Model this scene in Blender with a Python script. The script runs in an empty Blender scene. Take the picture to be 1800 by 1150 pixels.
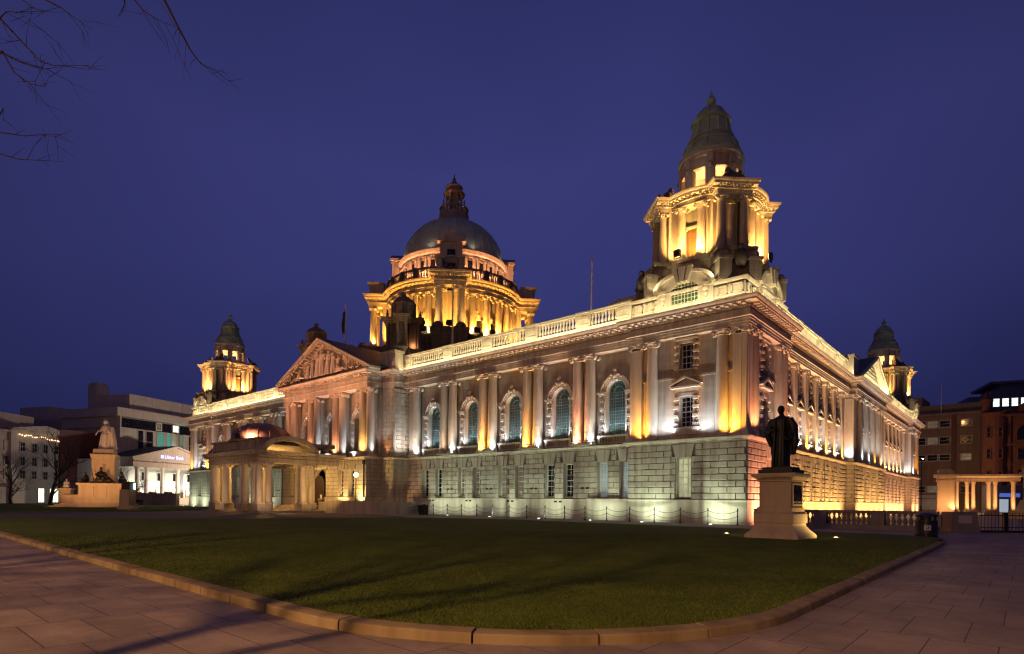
import bpy, bmesh, math, random
import numpy as np
from mathutils import Vector, Matrix
rad = math.radians; PI = math.pi
S = bpy.context.scene
COL = S.collection
rnd = random.Random(11)

# ------------------------------------------------------------------ camera
YAW, ROLL = 0.719995, 0.0101549
CAMP = Vector((13.3489, -37.9298, 1.3941))
cd = bpy.data.cameras.new('camera'); cam = bpy.data.objects.new('camera', cd); COL.objects.link(cam)
cd.sensor_width = 36; cd.lens = 1034.37 / 1800 * 36
cd.shift_x = 3.1 / 1800; cd.shift_y = 305.4 / 1800
cd.clip_start = .1; cd.clip_end = 3000
cam.matrix_world = Matrix.Translation(CAMP) @ Matrix.Rotation(YAW, 4, 'Z') @ Matrix.Rotation(PI/2, 4, 'X') @ Matrix.Rotation(ROLL, 4, 'Z')
S.camera = cam

# ------------------------------------------------------------------ dusk sky
w = bpy.data.worlds.new('World'); S.world = w; w.use_nodes = True
nt = w.node_tree; nt.nodes.clear()
tc = nt.nodes.new('ShaderNodeTexCoord'); sp = nt.nodes.new('ShaderNodeSeparateXYZ')
nz = nt.nodes.new('ShaderNodeTexNoise'); nz.inputs['Scale'].default_value = 2.2; nz.inputs['Detail'].default_value = 3
ad = nt.nodes.new('ShaderNodeMath'); ad.operation = 'MULTIPLY_ADD'; ad.inputs[1].default_value = .30
rp = nt.nodes.new('ShaderNodeValToRGB'); bg = nt.nodes.new('ShaderNodeBackground'); out = nt.nodes.new('ShaderNodeOutputWorld')
mm = nt.nodes.new('ShaderNodeMath'); mm.operation = 'SUBTRACT'; mm.inputs[1].default_value = .15
nt.links.new(tc.outputs['Generated'], sp.inputs[0]); nt.links.new(tc.outputs['Generated'], nz.inputs['Vector'])
nt.links.new(nz.outputs['Fac'], ad.inputs[0]); nt.links.new(sp.outputs['Z'], ad.inputs[2])
nt.links.new(ad.outputs[0], mm.inputs[0]); nt.links.new(mm.outputs[0], rp.inputs[0]); nt.links.new(rp.outputs[0], bg.inputs[0]); nt.links.new(bg.outputs[0], out.inputs[0])
e = rp.color_ramp.elements
e[0].position = 0.0; e[0].color = (.018, .019, .072, 1)
e[1].position = 1.0; e[1].color = (.016, .018, .085, 1)
for p, c in ((.12, (.0185, .021, .090)), (.32, (.031, .034, .140)), (.5, (.034, .037, .151)), (.72, (.022, .025, .108))):
    q = e.new(p); q.color = (*c, 1)
# the city's glow lifts the sky above the hall
vd = nt.nodes.new('ShaderNodeVectorMath'); vd.operation = 'DOT_PRODUCT'; vd.inputs[1].default_value = (-math.sin(YAW)*.94, math.cos(YAW)*.94, .34)
mr = nt.nodes.new('ShaderNodeMapRange'); mr.inputs[1].default_value = .70; mr.inputs[2].default_value = 1.0; mr.inputs[3].default_value = .74; mr.inputs[4].default_value = 1.16
nt.links.new(tc.outputs['Generated'], vd.inputs[0]); nt.links.new(vd.outputs['Value'], mr.inputs[0]); nt.links.new(mr.outputs[0], bg.inputs[1])

S.view_settings.view_transform = 'Standard'; S.view_settings.look = 'None'
S.view_settings.exposure = 0; S.view_settings.gamma = 1
S.cycles.use_denoising = True
try: S.cycles.denoiser = 'OPENIMAGEDENOISE'
except Exception: pass
S.cycles.use_light_tree = True; S.cycles.use_adaptive_sampling = False; S.cycles.filter_width = 1.25
S.cycles.sample_clamp_indirect = 4.0
S.cycles.max_bounces = 5; S.cycles.diffuse_bounces = 3; S.cycles.glossy_bounces = 2; S.cycles.transmission_bounces = 2
S.cycles.caustics_reflective = False; S.cycles.caustics_refractive = False

# ------------------------------------------------------------------ helpers
class MB:
    """collects polygons, builds ONE mesh object"""
    def __init__(self, M=None):
        self.v = []; self.f = []; self.M = M or Matrix()
    def add(self, vs, fs):
        o = len(self.v); M = self.M
        self.v += [tuple(M @ Vector(p)) for p in vs]
        self.f += [tuple(o + i for i in f) for f in fs]
        return self
    def box(self, x0, x1, y0, y1, z0, z1):
        return self.add([(x0,y0,z0),(x1,y0,z0),(x1,y1,z0),(x0,y1,z0),(x0,y0,z1),(x1,y0,z1),(x1,y1,z1),(x0,y1,z1)],
            [(3,2,1,0),(4,5,6,7),(0,1,5,4),(1,2,6,5),(2,3,7,6),(3,0,4,7)])
    def block(self, x0, x1, y, z0, z1, pr=.045, ch=.03, g=.011):
        """rusticated block standing proud of a wall plane y (outward is -y)"""
        x0 += g; x1 -= g; z0 += g; z1 -= g
        return self.add([(x0,y,z0),(x1,y,z0),(x1,y,z1),(x0,y,z1),(x0+ch,y-pr,z0+ch),(x1-ch,y-pr,z0+ch),(x1-ch,y-pr,z1-ch),(x0+ch,y-pr,z1-ch)],
            [(4,5,6,7),(0,1,5,4),(1,2,6,5),(2,3,7,6),(3,0,4,7)])
    def prism(self, pts, y0, y1):
        """polygon in (x,z) extruded from y0 to y1"""
        n = len(pts)
        vs = [(x,y0,z) for x,z in pts] + [(x,y1,z) for x,z in pts]
        fs = [tuple(range(n)), tuple(range(2*n-1, n-1, -1))] + [(i,(i+1)%n,n+(i+1)%n,n+i) for i in range(n)]
        return self.add(vs, fs)
    def slab(self, pts, z0, z1):
        n = len(pts)
        vs = [(x,y,z0) for x,y in pts] + [(x,y,z1) for x,y in pts]
        fs = [tuple(range(n-1,-1,-1)), tuple(range(n, 2*n))] + [(i,(i+1)%n,n+(i+1)%n,n+i) for i in range(n)]
        return self.add(vs, fs)
    def lathe(self, prof, cx=0, cy=0, n=20, sx=1, sy=1, a0=0, cap=True):
        vs = []; fs = []
        for r, z in prof:
            for k in range(n):
                a = a0 + 2*PI*k/n
                vs.append((cx + r*sx*math.cos(a), cy + r*sy*math.sin(a), z))
        for j in range(len(prof)-1):
            for k in range(n):
                k2 = (k+1) % n
                fs.append((j*n+k, j*n+k2, (j+1)*n+k2, (j+1)*n+k))
        if cap:
            fs.append(tuple(range(n-1,-1,-1))); fs.append(tuple(range((len(prof)-1)*n, len(prof)*n)))
        return self.add(vs, fs)
    def ring(self, secs, cap=True):
        """loft through closed sections of equal length"""
        n = len(secs[0]); vs = [p for s in secs for p in s]; fs = []
        for j in range(len(secs)-1):
            for k in range(n):
                k2 = (k+1) % n
                fs.append((j*n+k, j*n+k2, (j+1)*n+k2, (j+1)*n+k))
        if cap:
            fs.append(tuple(range(n-1,-1,-1))); fs.append(tuple(range((len(secs)-1)*n, len(secs)*n)))
        return self.add(vs, fs)
    def tube(self, path, radii, n=8):
        P = [Vector(p) for p in path]; secs = []
        up = Vector((.13,.31,.94))
        for i, p in enumerate(P):
            t = (P[min(i+1,len(P)-1)] - P[max(i-1,0)]).normalized()
            a = t.cross(up)
            if a.length < .05: a = t.cross(Vector((1,0,0)))
            a.normalize(); b = t.cross(a)
            r = radii[i] if isinstance(radii,(list,tuple)) else radii
            secs.append([tuple(p + a*r*math.cos(2*PI*k/n) + b*r*math.sin(2*PI*k/n)) for k in range(n)])
        return self.ring(secs)
    def ball(self, c, r, n=12, m=7, s=(1,1,1)):
        secs = [[(c[0]+s[0]*r*math.sin(t)*math.cos(2*PI*k/n), c[1]+s[1]*r*math.sin(t)*math.sin(2*PI*k/n), c[2]-s[2]*r*math.cos(t)) for k in range(n)]
                for t in [PI*(.04+.92*j/m) for j in range(m+1)]]
        return self.ring(secs)
    def sweep(self, plan, prof, closed=True):
        """profile (outward offset, z) along a counter-clockwise plan outline, mitred"""
        n = len(plan); P = [Vector((p[0],p[1])) for p in plan]; offs = []
        for i in range(n):
            d1 = (P[i]-P[i-1]) if (closed or i>0) else (P[1]-P[0])
            d2 = (P[(i+1)%n]-P[i]) if (closed or i<n-1) else (P[-1]-P[-2])
            d1.normalize(); d2.normalize()
            n1 = Vector((d1.y,-d1.x)); n2 = Vector((d2.y,-d2.x))
            offs.append((n1+n2)/max(.3, 1+n1.dot(n2)))
        m = len(prof); vs = []; fs = []
        for i in range(n):
            for o, z in prof:
                q = P[i]+offs[i]*o; vs.append((q.x,q.y,z))
        for i in range(n if closed else n-1):
            i2 = (i+1)%n
            for j in range(m-1):
                fs.append((i*m+j, i2*m+j, i2*m+j+1, i*m+j+1))
        return self.add(vs, fs)
    def build(self, name, mat, parent=None, ang=35, loc=None, rz=0):
        me = bpy.data.meshes.new(name); me.from_pydata(self.v, [], self.f)
        bm = bmesh.new(); bm.from_mesh(me); bmesh.ops.recalc_face_normals(bm, faces=bm.faces); bm.to_mesh(me); bm.free()
        if ang:
            me.polygons.foreach_set('use_smooth', [True]*len(me.polygons)); me.set_sharp_from_angle(angle=rad(ang))
        me.materials.append(mat)
        o = bpy.data.objects.new(name, me); COL.objects.link(o)
        if parent: o.parent = parent
        if loc: o.location = loc
        if rz: o.rotation_euler = (0,0,rz)
        return o

def tag(o, label, cat, group=None, kind=None):
    if label: o['label'] = label
    if cat: o['category'] = cat
    if group: o['group'] = group
    if kind: o['kind'] = kind
    return o
def thing(name, label, cat, loc=(0,0,0), rz=0, group=None):
    o = bpy.data.objects.new(name, None); COL.objects.link(o); o.empty_display_size = .3
    o.location = loc; o.rotation_euler = (0,0,rz)
    return tag(o, label, cat, group)
def kids(o): return [c for c in bpy.data.objects if c.parent == o]
def copy_tree(o, parent=None, loc=None, rz=None, label=None):
    c = o.copy(); COL.objects.link(c)
    if parent: c.parent = parent
    if loc is not None: c.location = loc
    if rz is not None: c.rotation_euler = (0,0,rz)
    if label: c['label'] = label
    for ch in kids(o): copy_tree(ch, c)
    return c
ROT90 = Matrix.Rotation(PI/2, 4, 'Z')

# ------------------------------------------------------------------ lamps
def _lamp(kind, loc, W, col):
    l = bpy.data.lights.new('lamp', kind); l.energy = W; l.color = col
    o = bpy.data.objects.new('lamp', l); COL.objects.link(o); o.location = loc
    return o, l
def spot(loc, tgt, W, col, ang=90, blend=1.0, r=.06):
    o, l = _lamp('SPOT', loc, W, col); l.spot_size = rad(ang); l.spot_blend = blend; l.shadow_soft_size = r
    o.rotation_euler = (Vector(tgt)-Vector(loc)).to_track_quat('-Z','Y').to_euler(); return o
def point(loc, W, col, r=.1):
    o, l = _lamp('POINT', loc, W, col); l.shadow_soft_size = r; return o
def area(loc, tgt, W, col, sx, sy, rz=0):
    """strip lamp: long side along world direction rz"""
    o, l = _lamp('AREA', loc, W, col); l.shape = 'RECTANGLE'; l.size = sx; l.size_y = sy
    z = -(Vector(tgt)-Vector(loc)).normalized(); x = Vector((math.cos(rz), math.sin(rz), 0)); y = z.cross(x)
    o.matrix_world = Matrix.Translation(Vector(loc)) @ Matrix((x,y,z)).transposed().to_4x4(); return o

# ------------------------------------------------------------------ materials
def _mat(name):
    m = bpy.data.materials.new(name); m.use_nodes = True
    return m, m.node_tree, m.node_tree.nodes['Principled BSDF']
def N(nt, t, **k):
    n = nt.nodes.new(t)
    for a, b in k.items(): setattr(n, a, b)
    return n
def plain(name, col, rough=.6, metal=0, var=.25, scale=3.0, bump=.0, bscale=25):
    m, nt, b = _mat(name); L = nt.links.new
    g = N(nt,'ShaderNodeNewGeometry'); n1 = N(nt,'ShaderNodeTexNoise'); n1.inputs['Scale'].default_value = scale; n1.inputs['Detail'].default_value = 5
    L(g.outputs['Position'], n1.inputs['Vector'])
    mx = N(nt,'ShaderNodeMixRGB'); mx.inputs[1].default_value = (*[c*(1-var) for c in col],1); mx.inputs[2].default_value = (*[min(1,c*(1+var)) for c in col],1)
    L(n1.outputs['Fac'], mx.inputs[0]); L(mx.outputs[0], b.inputs['Base Color'])
    b.inputs['Roughness'].default_value = rough; b.inputs['Metallic'].default_value = metal
    if bump:
        n2 = N(nt,'ShaderNodeTexNoise'); n2.inputs['Scale'].default_value = bscale; n2.inputs['Detail'].default_value = 4
        L(g.outputs['Position'], n2.inputs['Vector'])
        bp = N(nt,'ShaderNodeBump'); bp.inputs['Strength'].default_value = bump; bp.inputs['Distance'].default_value = .03
        L(n2.outputs['Fac'], bp.inputs['Height']); L(bp.outputs[0], b.inputs['Normal'])
    return m
def stone(name, col, joints=None, streak=.45, rough=.8, jd=.55):
    """weathered stone: blotches, vertical rain streaks; joints=(w,h) adds fine ashlar courses"""
    m, nt, b = _mat(name); L = nt.links.new
    g = N(nt,'ShaderNodeNewGeometry')
    n1 = N(nt,'ShaderNodeTexNoise'); n1.inputs['Scale'].default_value = .9; n1.inputs['Detail'].default_value = 7; n1.inputs['Roughness'].default_value = .65
    L(g.outputs['Position'], n1.inputs['Vector'])
    mp = N(nt,'ShaderNodeMapping'); mp.inputs['Scale'].default_value = (2.6,2.6,.22); L(g.outputs['Position'], mp.inputs[0])
    n2 = N(nt,'ShaderNodeTexNoise'); n2.inputs['Scale'].default_value = 1.0; n2.inputs['Detail'].default_value = 5; L(mp.outputs[0], n2.inputs['Vector'])
    r2 = N(nt,'ShaderNodeValToRGB'); r2.color_ramp.elements[0].position = .42; r2.color_ramp.elements[1].position = .66; L(n2.outputs['Fac'], r2.inputs[0])
    mx = N(nt,'ShaderNodeMixRGB'); mx.inputs[1].default_value = (*[c*.78 for c in col],1); mx.inputs[2].default_value = (*[min(1,c*1.16) for c in col],1)
    L(n1.outputs['Fac'], mx.inputs[0])
    m2 = N(nt,'ShaderNodeMixRGB', blend_type='MULTIPLY'); m2.inputs[2].default_value = (1-streak*.8,1-streak*.9,1-streak,1)
    L(mx.outputs[0], m2.inputs[1])
    sc = N(nt,'ShaderNodeMath', operation='MULTIPLY'); sc.inputs[1].default_value = .7; L(r2.outputs[0], sc.inputs[0]); L(sc.outputs[0], m2.inputs[0])
    last = m2.outputs[0]
    n3 = N(nt,'ShaderNodeTexNoise'); n3.inputs['Scale'].default_value = 14; n3.inputs['Detail'].default_value = 5; L(g.outputs['Position'], n3.inputs['Vector'])
    bp = N(nt,'ShaderNodeBump'); bp.inputs['Strength'].default_value = .35; bp.inputs['Distance'].default_value = .02
    L(n3.outputs['Fac'], bp.inputs['Height'])
    if joints:
        s1 = N(nt,'ShaderNodeSeparateXYZ'); L(g.outputs['Position'], s1.inputs[0])
        s2 = N(nt,'ShaderNodeSeparateXYZ'); L(g.outputs['True Normal'], s2.inputs[0])
        a1 = N(nt,'ShaderNodeMath', operation='ABSOLUTE'); L(s2.outputs['X'], a1.inputs[0])
        gt = N(nt,'ShaderNodeMath', operation='GREATER_THAN'); gt.inputs[1].default_value = .7; L(a1.outputs[0], gt.inputs[0])
        ux = N(nt,'ShaderNodeMix'); ux.data_type = 'FLOAT'; L(gt.outputs[0], ux.inputs[0]); L(s1.outputs['X'], ux.inputs[2]); L(s1.outputs['Y'], ux.inputs[3])
        cb = N(nt,'ShaderNodeCombineXYZ'); L(ux.outputs[0], cb.inputs[0]); L(s1.outputs['Z'], cb.inputs[1])
        br = N(nt,'ShaderNodeTexBrick'); br.inputs['Scale'].default_value = 1; br.inputs['Brick Width'].default_value = joints[0]; br.inputs['Row Height'].default_value = joints[1]
        br.inputs['Mortar Size'].default_value = .012; br.inputs['Color1'].default_value = (1,1,1,1); br.inputs['Color2'].default_value = (.86,.85,.83,1); br.inputs['Mortar'].default_value = (jd,jd,jd,1)
        L(cb.outputs[0], br.inputs['Vector'])
        m3 = N(nt,'ShaderNodeMixRGB', blend_type='MULTIPLY'); m3.inputs[0].default_value = 1; L(last, m3.inputs[1]); L(br.outputs['Color'], m3.inputs[2]); last = m3.outputs[0]
    L(last, b.inputs['Base Color']); L(bp.outputs[0], b.inputs['Normal']); b.inputs['Roughness'].default_value = rough
    b.inputs['Specular IOR Level'].default_value = .25
    return m
def glow(name, col, st):
    m, nt, b = _mat(name)
    b.inputs['Base Color'].default_value = (*[c*.5 for c in col],1)
    b.inputs['Emission Color'].default_value = (*col,1); b.inputs['Emission Strength'].default_value = st
    return m
def glass(name, col, rough=.08, em=None, est=0, patt=None):
    """dark window glass; patt gives leaded colour patches"""
    m, nt, b = _mat(name); L = nt.links.new
    b.inputs['Roughness'].default_value = rough
    g = N(nt,'ShaderNodeNewGeometry'); n1 = N(nt,'ShaderNodeTexNoise' if not patt else 'ShaderNodeTexVoronoi'); n1.inputs['Scale'].default_value = patt or 1.7
    L(g.outputs['Position'], n1.inputs['Vector'])
    mx = N(nt,'ShaderNodeMixRGB'); mx.inputs[1].default_value = (*[c*.12 for c in col],1); mx.inputs[2].default_value = (*[c*2.0 for c in col],1)
    L(n1.outputs['Fac' if not patt else 'Distance'], mx.inputs[0]); L(mx.outputs[0], b.inputs['Base Color'])
    if em:
        mr = N(nt,'ShaderNodeMapRange'); mr.inputs[1].default_value = .25; mr.inputs[2].default_value = .75; mr.inputs[3].default_value = est*.55; mr.inputs[4].default_value = est*1.3
        n2 = N(nt,'ShaderNodeTexNoise'); n2.inputs['Scale'].default_value = .7; L(g.outputs['Position'], n2.inputs['Vector'])
        L(n2.outputs['Fac'], mr.inputs[0]); L(mr.outputs[0], b.inputs['Emission Strength']); b.inputs['Emission Color'].default_value = (*em,1)
    return m

GARDEN = stone('garden_stone', (.24,.205,.185), streak=.3)
STONE = stone('portland_stone', (.52,.46,.385))
ASHLAR = stone('ashlar_wall', (.43,.375,.315), joints=(1.3,.42), streak=.5, jd=.78)
RUST = stone('rusticated_stone', (.47,.43,.36), streak=.5)
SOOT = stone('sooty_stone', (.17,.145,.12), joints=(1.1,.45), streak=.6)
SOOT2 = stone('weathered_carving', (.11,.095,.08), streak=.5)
TOWERST = stone('tower_stone', (.40,.36,.30), streak=.55)
PED = stone('pedestal_stone', (.44,.355,.25), streak=.25)
MARBLE = stone('white_marble', (.62,.58,.52), streak=.25, rough=.55)
COPPER = plain('green_copper', (.28,.37,.28), .9, 0, .45, 1.3, .25, 8)
DOMECOP = plain('dome_copper', (.46,.50,.38), .95, 0, .35, .8, .2, 5)
LEAD = plain('lead_roof', (.045,.042,.045), .6, 0, .3, 1)
SLATE = plain('slate_roof', (.05,.045,.045), .6, 0, .4, 2, .3, 12)
IRON = plain('black_iron', (.016,.015,.016), .45, .4, .3, 5)
BRONZE = plain('dark_bronze', (.014,.012,.012), .5, .3, .5, 4, .2, 18)
FRAME = plain('painted_window_frame', (.55,.55,.52), .5, 0, .1, 3)
LEADING = plain('window_leading', (.16,.19,.18), .5, .2, .2, 3)
BRASS = plain('gilded_bronze', (.20,.13,.05), .5, .5, .3, 3)
GDARK = glass('dark_glass', (.012,.012,.016))
GSTAIN = glass('stained_glass', (.04,.10,.085), .22)
GLUN = glass('green_lunette_glass', (.05,.09,.03), .3)
GLIT = glass('lit_blind_glass', (.3,.3,.2), .4, (.83,.86,.50), .42)
GBLUE = glass('blue_lit_glass', (.2,.25,.27), .4, (.62,.78,.86), .20)
GINT = glass('dim_room_glass', (.02,.02,.02), .15, (.95,.72,.42), .13)

# ================================================================== CITY HALL
L1, L2 = 90.0, 78.9
ZP, ZS0, ZS1, ZCAP, ZE = 1.62, 5.38, 5.72, 12.75, 14.44
CH = thing('city_hall', 'long domed stone city hall with floodlit columns, corner towers and pediment', 'city hall')
def mir(segs, L):   # mirror the first half of a facade's steps
    return segs
def plan_pts(fr, ri, le, ba):
    """counter-clockwise outline from the steps of front (x from 0 to -L1), right (y from 0 to L2)"""
    pts = []
    # right side, going +y ; planes give outward offset in x
    for i, (s0, s1, o) in enumerate(ri): pts += [[o, s0], [o, s1]]
    pts[0][1] = None; pts[-1][1] = None
    nr = len(pts)
    back = [[None, L2+ba], [None, L2+ba]]
    left = [[-L1-le, None], [-L1-le, None]]
    f = []
    for (s0, s1, o) in fr: f += [[s0, -o], [s1, -o]]        # from x=-L1 to 0
    oR, oF = ri[0][2], fr[-1][2]
    pts[0][1] = -oF; pts[-1][1] = L2+ba
    f[0][0] = -L1-le; f[-1][0] = oR
    res = pts + [[-L1-le, L2+ba]] + f
    outp = []
    for p in res:
        if not outp or (abs(outp[-1][0]-p[0]) > 1e-6 or abs(outp[-1][1]-p[1]) > 1e-6): outp.append(p)
    if abs(outp[0][0]-outp[-1][0]) < 1e-6 and abs(outp[0][1]-outp[-1][1]) < 1e-6: outp.pop()
    return [tuple(p) for p in outp]
def front_steps(pav, wing, pier, port):
    return [(-90,-81.5,pav),(-81.5,-55.24,wing),(-55.24,-53.35,pier),(-53.35,-36.65,port),(-36.65,-34.76,pier),(-34.76,-8.5,wing),(-8.5,0,pav)]
def right_steps(pav, wing, blk):
    return [(0,8.5,pav),(8.5,31.1,wing),(31.1,47.8,blk),(47.8,70.4,wing),(70.4,L2,pav)]
GROUND = plan_pts(front_steps(0,-.75,1.0,3.1), right_steps(0,-.8,0), 0, 0)
ENTAB = plan_pts(front_steps(.15,-.15,1.1,2.95), right_steps(.15,-.5,.15), .15, .15)

b = MB(); b.sweep(GROUND, [(0,-.5),(.14,-.5),(.14,.12),(.09,.16),(.09,ZP-.14),(.13,ZP-.1),(.13,ZP-.03),(0,ZP)]); b.build('plinth', STONE, CH)
b = MB(); b.sweep(GROUND, [(0,ZS0),(.08,ZS0+.02),(.08,ZS0+.12),(.16,ZS0+.14),(.3,ZS0+.26),(.32,ZS1-.02),(.28,ZS1),(-1.3,ZS1+.02)]); b.build('string_course', STONE, CH)
EPROF = [(-1.2,ZCAP),(0,ZCAP),(0,ZCAP+.18),(.04,ZCAP+.18),(.04,ZCAP+.36),(.08,ZCAP+.36),(.08,ZCAP+.5),(.14,ZCAP+.53),(.14,ZCAP+.6),(0,ZCAP+.62),
         (0,13.78),(.07,13.8),(.07,13.95),(.12,13.97),(.12,14.08),(.55,14.1),(.55,14.2),(.58,14.24),(.66,14.3),(.7,14.4),(.7,14.43),(0,ZE),(-1,ZE)]
b = MB(); b.sweep(ENTAB, EPROF); b.build('entablature', STONE, CH)
# modillions and dentils under the cornice
md = MB(); dn = MB()
for i in range(len(ENTAB)):
    p = Vector(ENTAB[i]); q = Vector(ENTAB[(i+1) % len(ENTAB)]); d = q-p; ln = d.length
    if ln < .5: continue
    d.normalize(); nrm = Vector((d.y,-d.x))
    if nrm.x < -.5 or nrm.y > .5:
        if ln > 30: continue
    for arr, spc, wd, o0, o1, z0, z1 in ((md,.52,.22,.1,.5,13.97,14.1),(dn,.19,.11,.05,.14,13.82,13.94)):
        n = int(ln/spc)
        for k in range(n):
            c = p + d*(ln*(k+.5)/n)
            a = c + nrm*o0; e_ = c + nrm*o1
            xs = sorted((a.x + (-d.x*wd/2 if abs(d.x)>.5 else 0), e_.x + (d.x*wd/2 if abs(d.x)>.5 else 0)))
            ys = sorted((a.y + (-d.y*wd/2 if abs(d.y)>.5 else 0), e_.y + (d.y*wd/2 if abs(d.y)>.5 else 0)))
            arr.box(xs[0],xs[1],ys[0],ys[1],z0,z1)
q = md.build('modillions', STONE, CH, 0); q['kind'] = 'stuff'; q = dn.build('dentils', STONE, CH, 0); q['kind'] = 'stuff'

# ---------------- walls with openings (facade frame: x along, outward is -y)
rvl = MB()
def wall(mb, x0, x1, z0, z1, y, ops=(), dp=.42):
    q = lambda *p: mb.add(p, [(0,1,2,3)])
    rvl.M = mb.M; qr = lambda *p: rvl.add(p, [(0,1,2,3)])
    fr = lambda a, b_, c, d: q((a,y,c),(b_,y,c),(b_,y,d),(a,y,d)) if b_-a > 1e-4 and d-c > 1e-4 else None
    cx = x0
    for a, b_, c, d, ar in sorted(ops):
        fr(cx, a, z0, z1); fr(a, b_, z0, c)
        if ar:
            r = (b_-a)/2; m = (a+b_)/2
            pt = [(m - r*math.cos(PI*i/16), d + r*math.sin(PI*i/16)) for i in range(17)]
            for (xa,za),(xb,zb) in zip(pt, pt[1:]):
                q((xa,y,za),(xb,y,zb),(xb,y,z1),(xa,y,z1)); qr((xa,y,za),(xb,y,zb),(xb,y+dp,zb),(xa,y+dp,za))
        else:
            fr(a, b_, d, z1); qr((a,y,d),(b_,y,d),(b_,y+dp,d),(a,y+dp,d))
        qr((a,y,c),(a,y,d),(a,y+dp,d),(a,y+dp,c)); qr((b_,y,c),(b_,y,d),(b_,y+dp,d),(b_,y+dp,c)); qr((a,y,c),(b_,y,c),(b_,y+dp,c),(a,y+dp,c))
        cx = b_
    fr(cx, x1, z0, z1)
def rustic(mb, x0, x1, y, ops=(), z0=ZP, z1=ZS0, rows=9, bl=1.12, wedge=True, off=0, deep=0):
    """courses of bevelled blocks with flared keystones over the openings"""
    h = (z1-z0)/rows
    for r in range(rows):
        za, zb = z0+r*h, z0+(r+1)*h
        cuts = []
        for a, b_, c, d, ar in ops:
            if zb > c+.05 and za < d-.08: cuts.append((a-.02,b_+.02))
            elif wedge and za >= d-.1: cuts.append((a-.28,b_+.28))
        cuts.sort(); iv = []; cx = x0
        for a, b_ in cuts:
            if a > cx: iv.append((cx,a))
            cx = max(cx,b_)
        if cx < x1: iv.append((cx,x1))
        for a, b_ in iv:
            s = x0 + off - bl*2 + (bl/2 if r % 2 else 0)
            while s < b_:
                p, q_ = max(a,s), min(b_,s+bl)
                if q_-p > .14:
                    mb.block(p, q_, y, za, zb, .062+deep+rnd.uniform(-.007,.007), .032+deep*.5, .011+deep*.3)
                s += bl
    if wedge:
        for a, b_, c, d, ar in ops:
            m = (a+b_)/2; hw = (b_-a)/2; top = z1-.02
            dd = z0 + math.ceil((d-.1-z0)/h)*h + .01 if d < z1-.2 else d
            for k, (l0,l1,t0,t1,pr) in enumerate(((-hw,-hw*.34,-hw-.25,-hw*.5,.07),(-hw*.31,hw*.31,-hw*.47,hw*.47,.14),(hw*.34,hw,hw*.5,hw+.25,.07))):
                mb.prism([(m+l0,d+.01),(m+l1,d+.01),(m+t1,top),(m+t0,top)], y-pr, y+.02)

# ---------------- windows
def win_rect(w, h, nx, nz, matf=FRAME, matg=GDARK, name='window', sash=True):
    f = MB(); t = .07
    for a in ((-w/2,-w/2+t,0,h),(w/2-t,w/2,0,h),(-w/2+t,w/2-t,0,t),(-w/2+t,w/2-t,h-t,h)): f.box(a[0],a[1],-.05,.03,a[2],a[3])
    for i in range(1,nx): x = -w/2+w*i/nx; f.box(x-.018,x+.018,-.03,0,t,h-t)
    for j in range(1,nz): z = h*j/nz; q = .035 if (sash and j == nz//2) else .018; f.box(-w/2+t,w/2-t,-.036,.002,z-q,z+q)
    o = f.build(name, matf, CH, 0)
    g = MB(); g.add([(-w/2+.02,.01,.02),(w/2-.02,.01,.02),(w/2-.02,.01,h-.02),(-w/2+.02,.01,h-.02)],[(0,1,2,3)])
    g.build('pane', matg, o, 0); return o
def win_arch(w, hs, nx, nz, name='arched_window'):
    f = MB(); r = w/2; t = .06
    for s in (-1,1): f.box(min(s*r,s*(r-t)),max(s*r,s*(r-t)),-.05,.03,0,hs)
    f.box(-r+t,r-t,-.05,.03,0,t)
    for (ra, rb) in ((r,r-t),(r*.55,r*.55-.05)):
        for i in range(14):
            a0, a1 = PI*i/14, PI*(i+1)/14
            pts = [(-ra*math.cos(a0),hs+ra*math.sin(a0)),(-ra*math.cos(a1),hs+ra*math.sin(a1)),(-rb*math.cos(a1),hs+rb*math.sin(a1)),(-rb*math.cos(a0),hs+rb*math.sin(a0))]
            f.prism(pts, -.05, .0)
    for i in range(1,nx):
        x = -r+w*i/nx; q = .03 if i in (nx//3, nx-nx//3) else .012
        f.box(x-q,x+q,-.03,0,t,hs)
    for j in range(1,nz+1):
        z = hs*j/nz; q = .03 if j % 4 == 0 else .012
        f.box(-r+t,r-t,-.034,.002,z-q,z+q)
    for k in range(1,6):
        a = PI*k/6; f.prism([(-r*.52*math.cos(a)-.015,hs+r*.52*math.sin(a)),(-r*.52*math.cos(a)+.015,hs+r*.52*math.sin(a)),(-r*.97*math.cos(a)+.015,hs+r*.97*math.sin(a)),(-r*.97*math.cos(a)-.015,hs+r*.97*math.sin(a))], -.03, 0)
    o = f.build(name, LEADING, CH, 0)
    g = MB(); pts = [(-r+.02,.02),(r-.02,.02)] + [((r-.02)*math.cos(PI*i/16), hs+(r-.02)*math.sin(PI*i/16)) for i in range(17)]
    g.add([(x,.012,z) for x,z in pts],[tuple(range(len(pts)))]); g.build('pane', GSTAIN, o, 0); return o
def put(src, used, x, y, z, right=False):
    """first use moves the prototype itself, later uses copy it with its parts"""
    loc = (-y, x, z) if right else (x, y, z)
    if id(src) not in used:
        used.add(id(src)); src.location = loc; src.rotation_euler = (0,0,PI/2 if right else 0); return src
    return copy_tree(src, CH, loc, PI/2 if right else 0)
USED = set()

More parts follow.
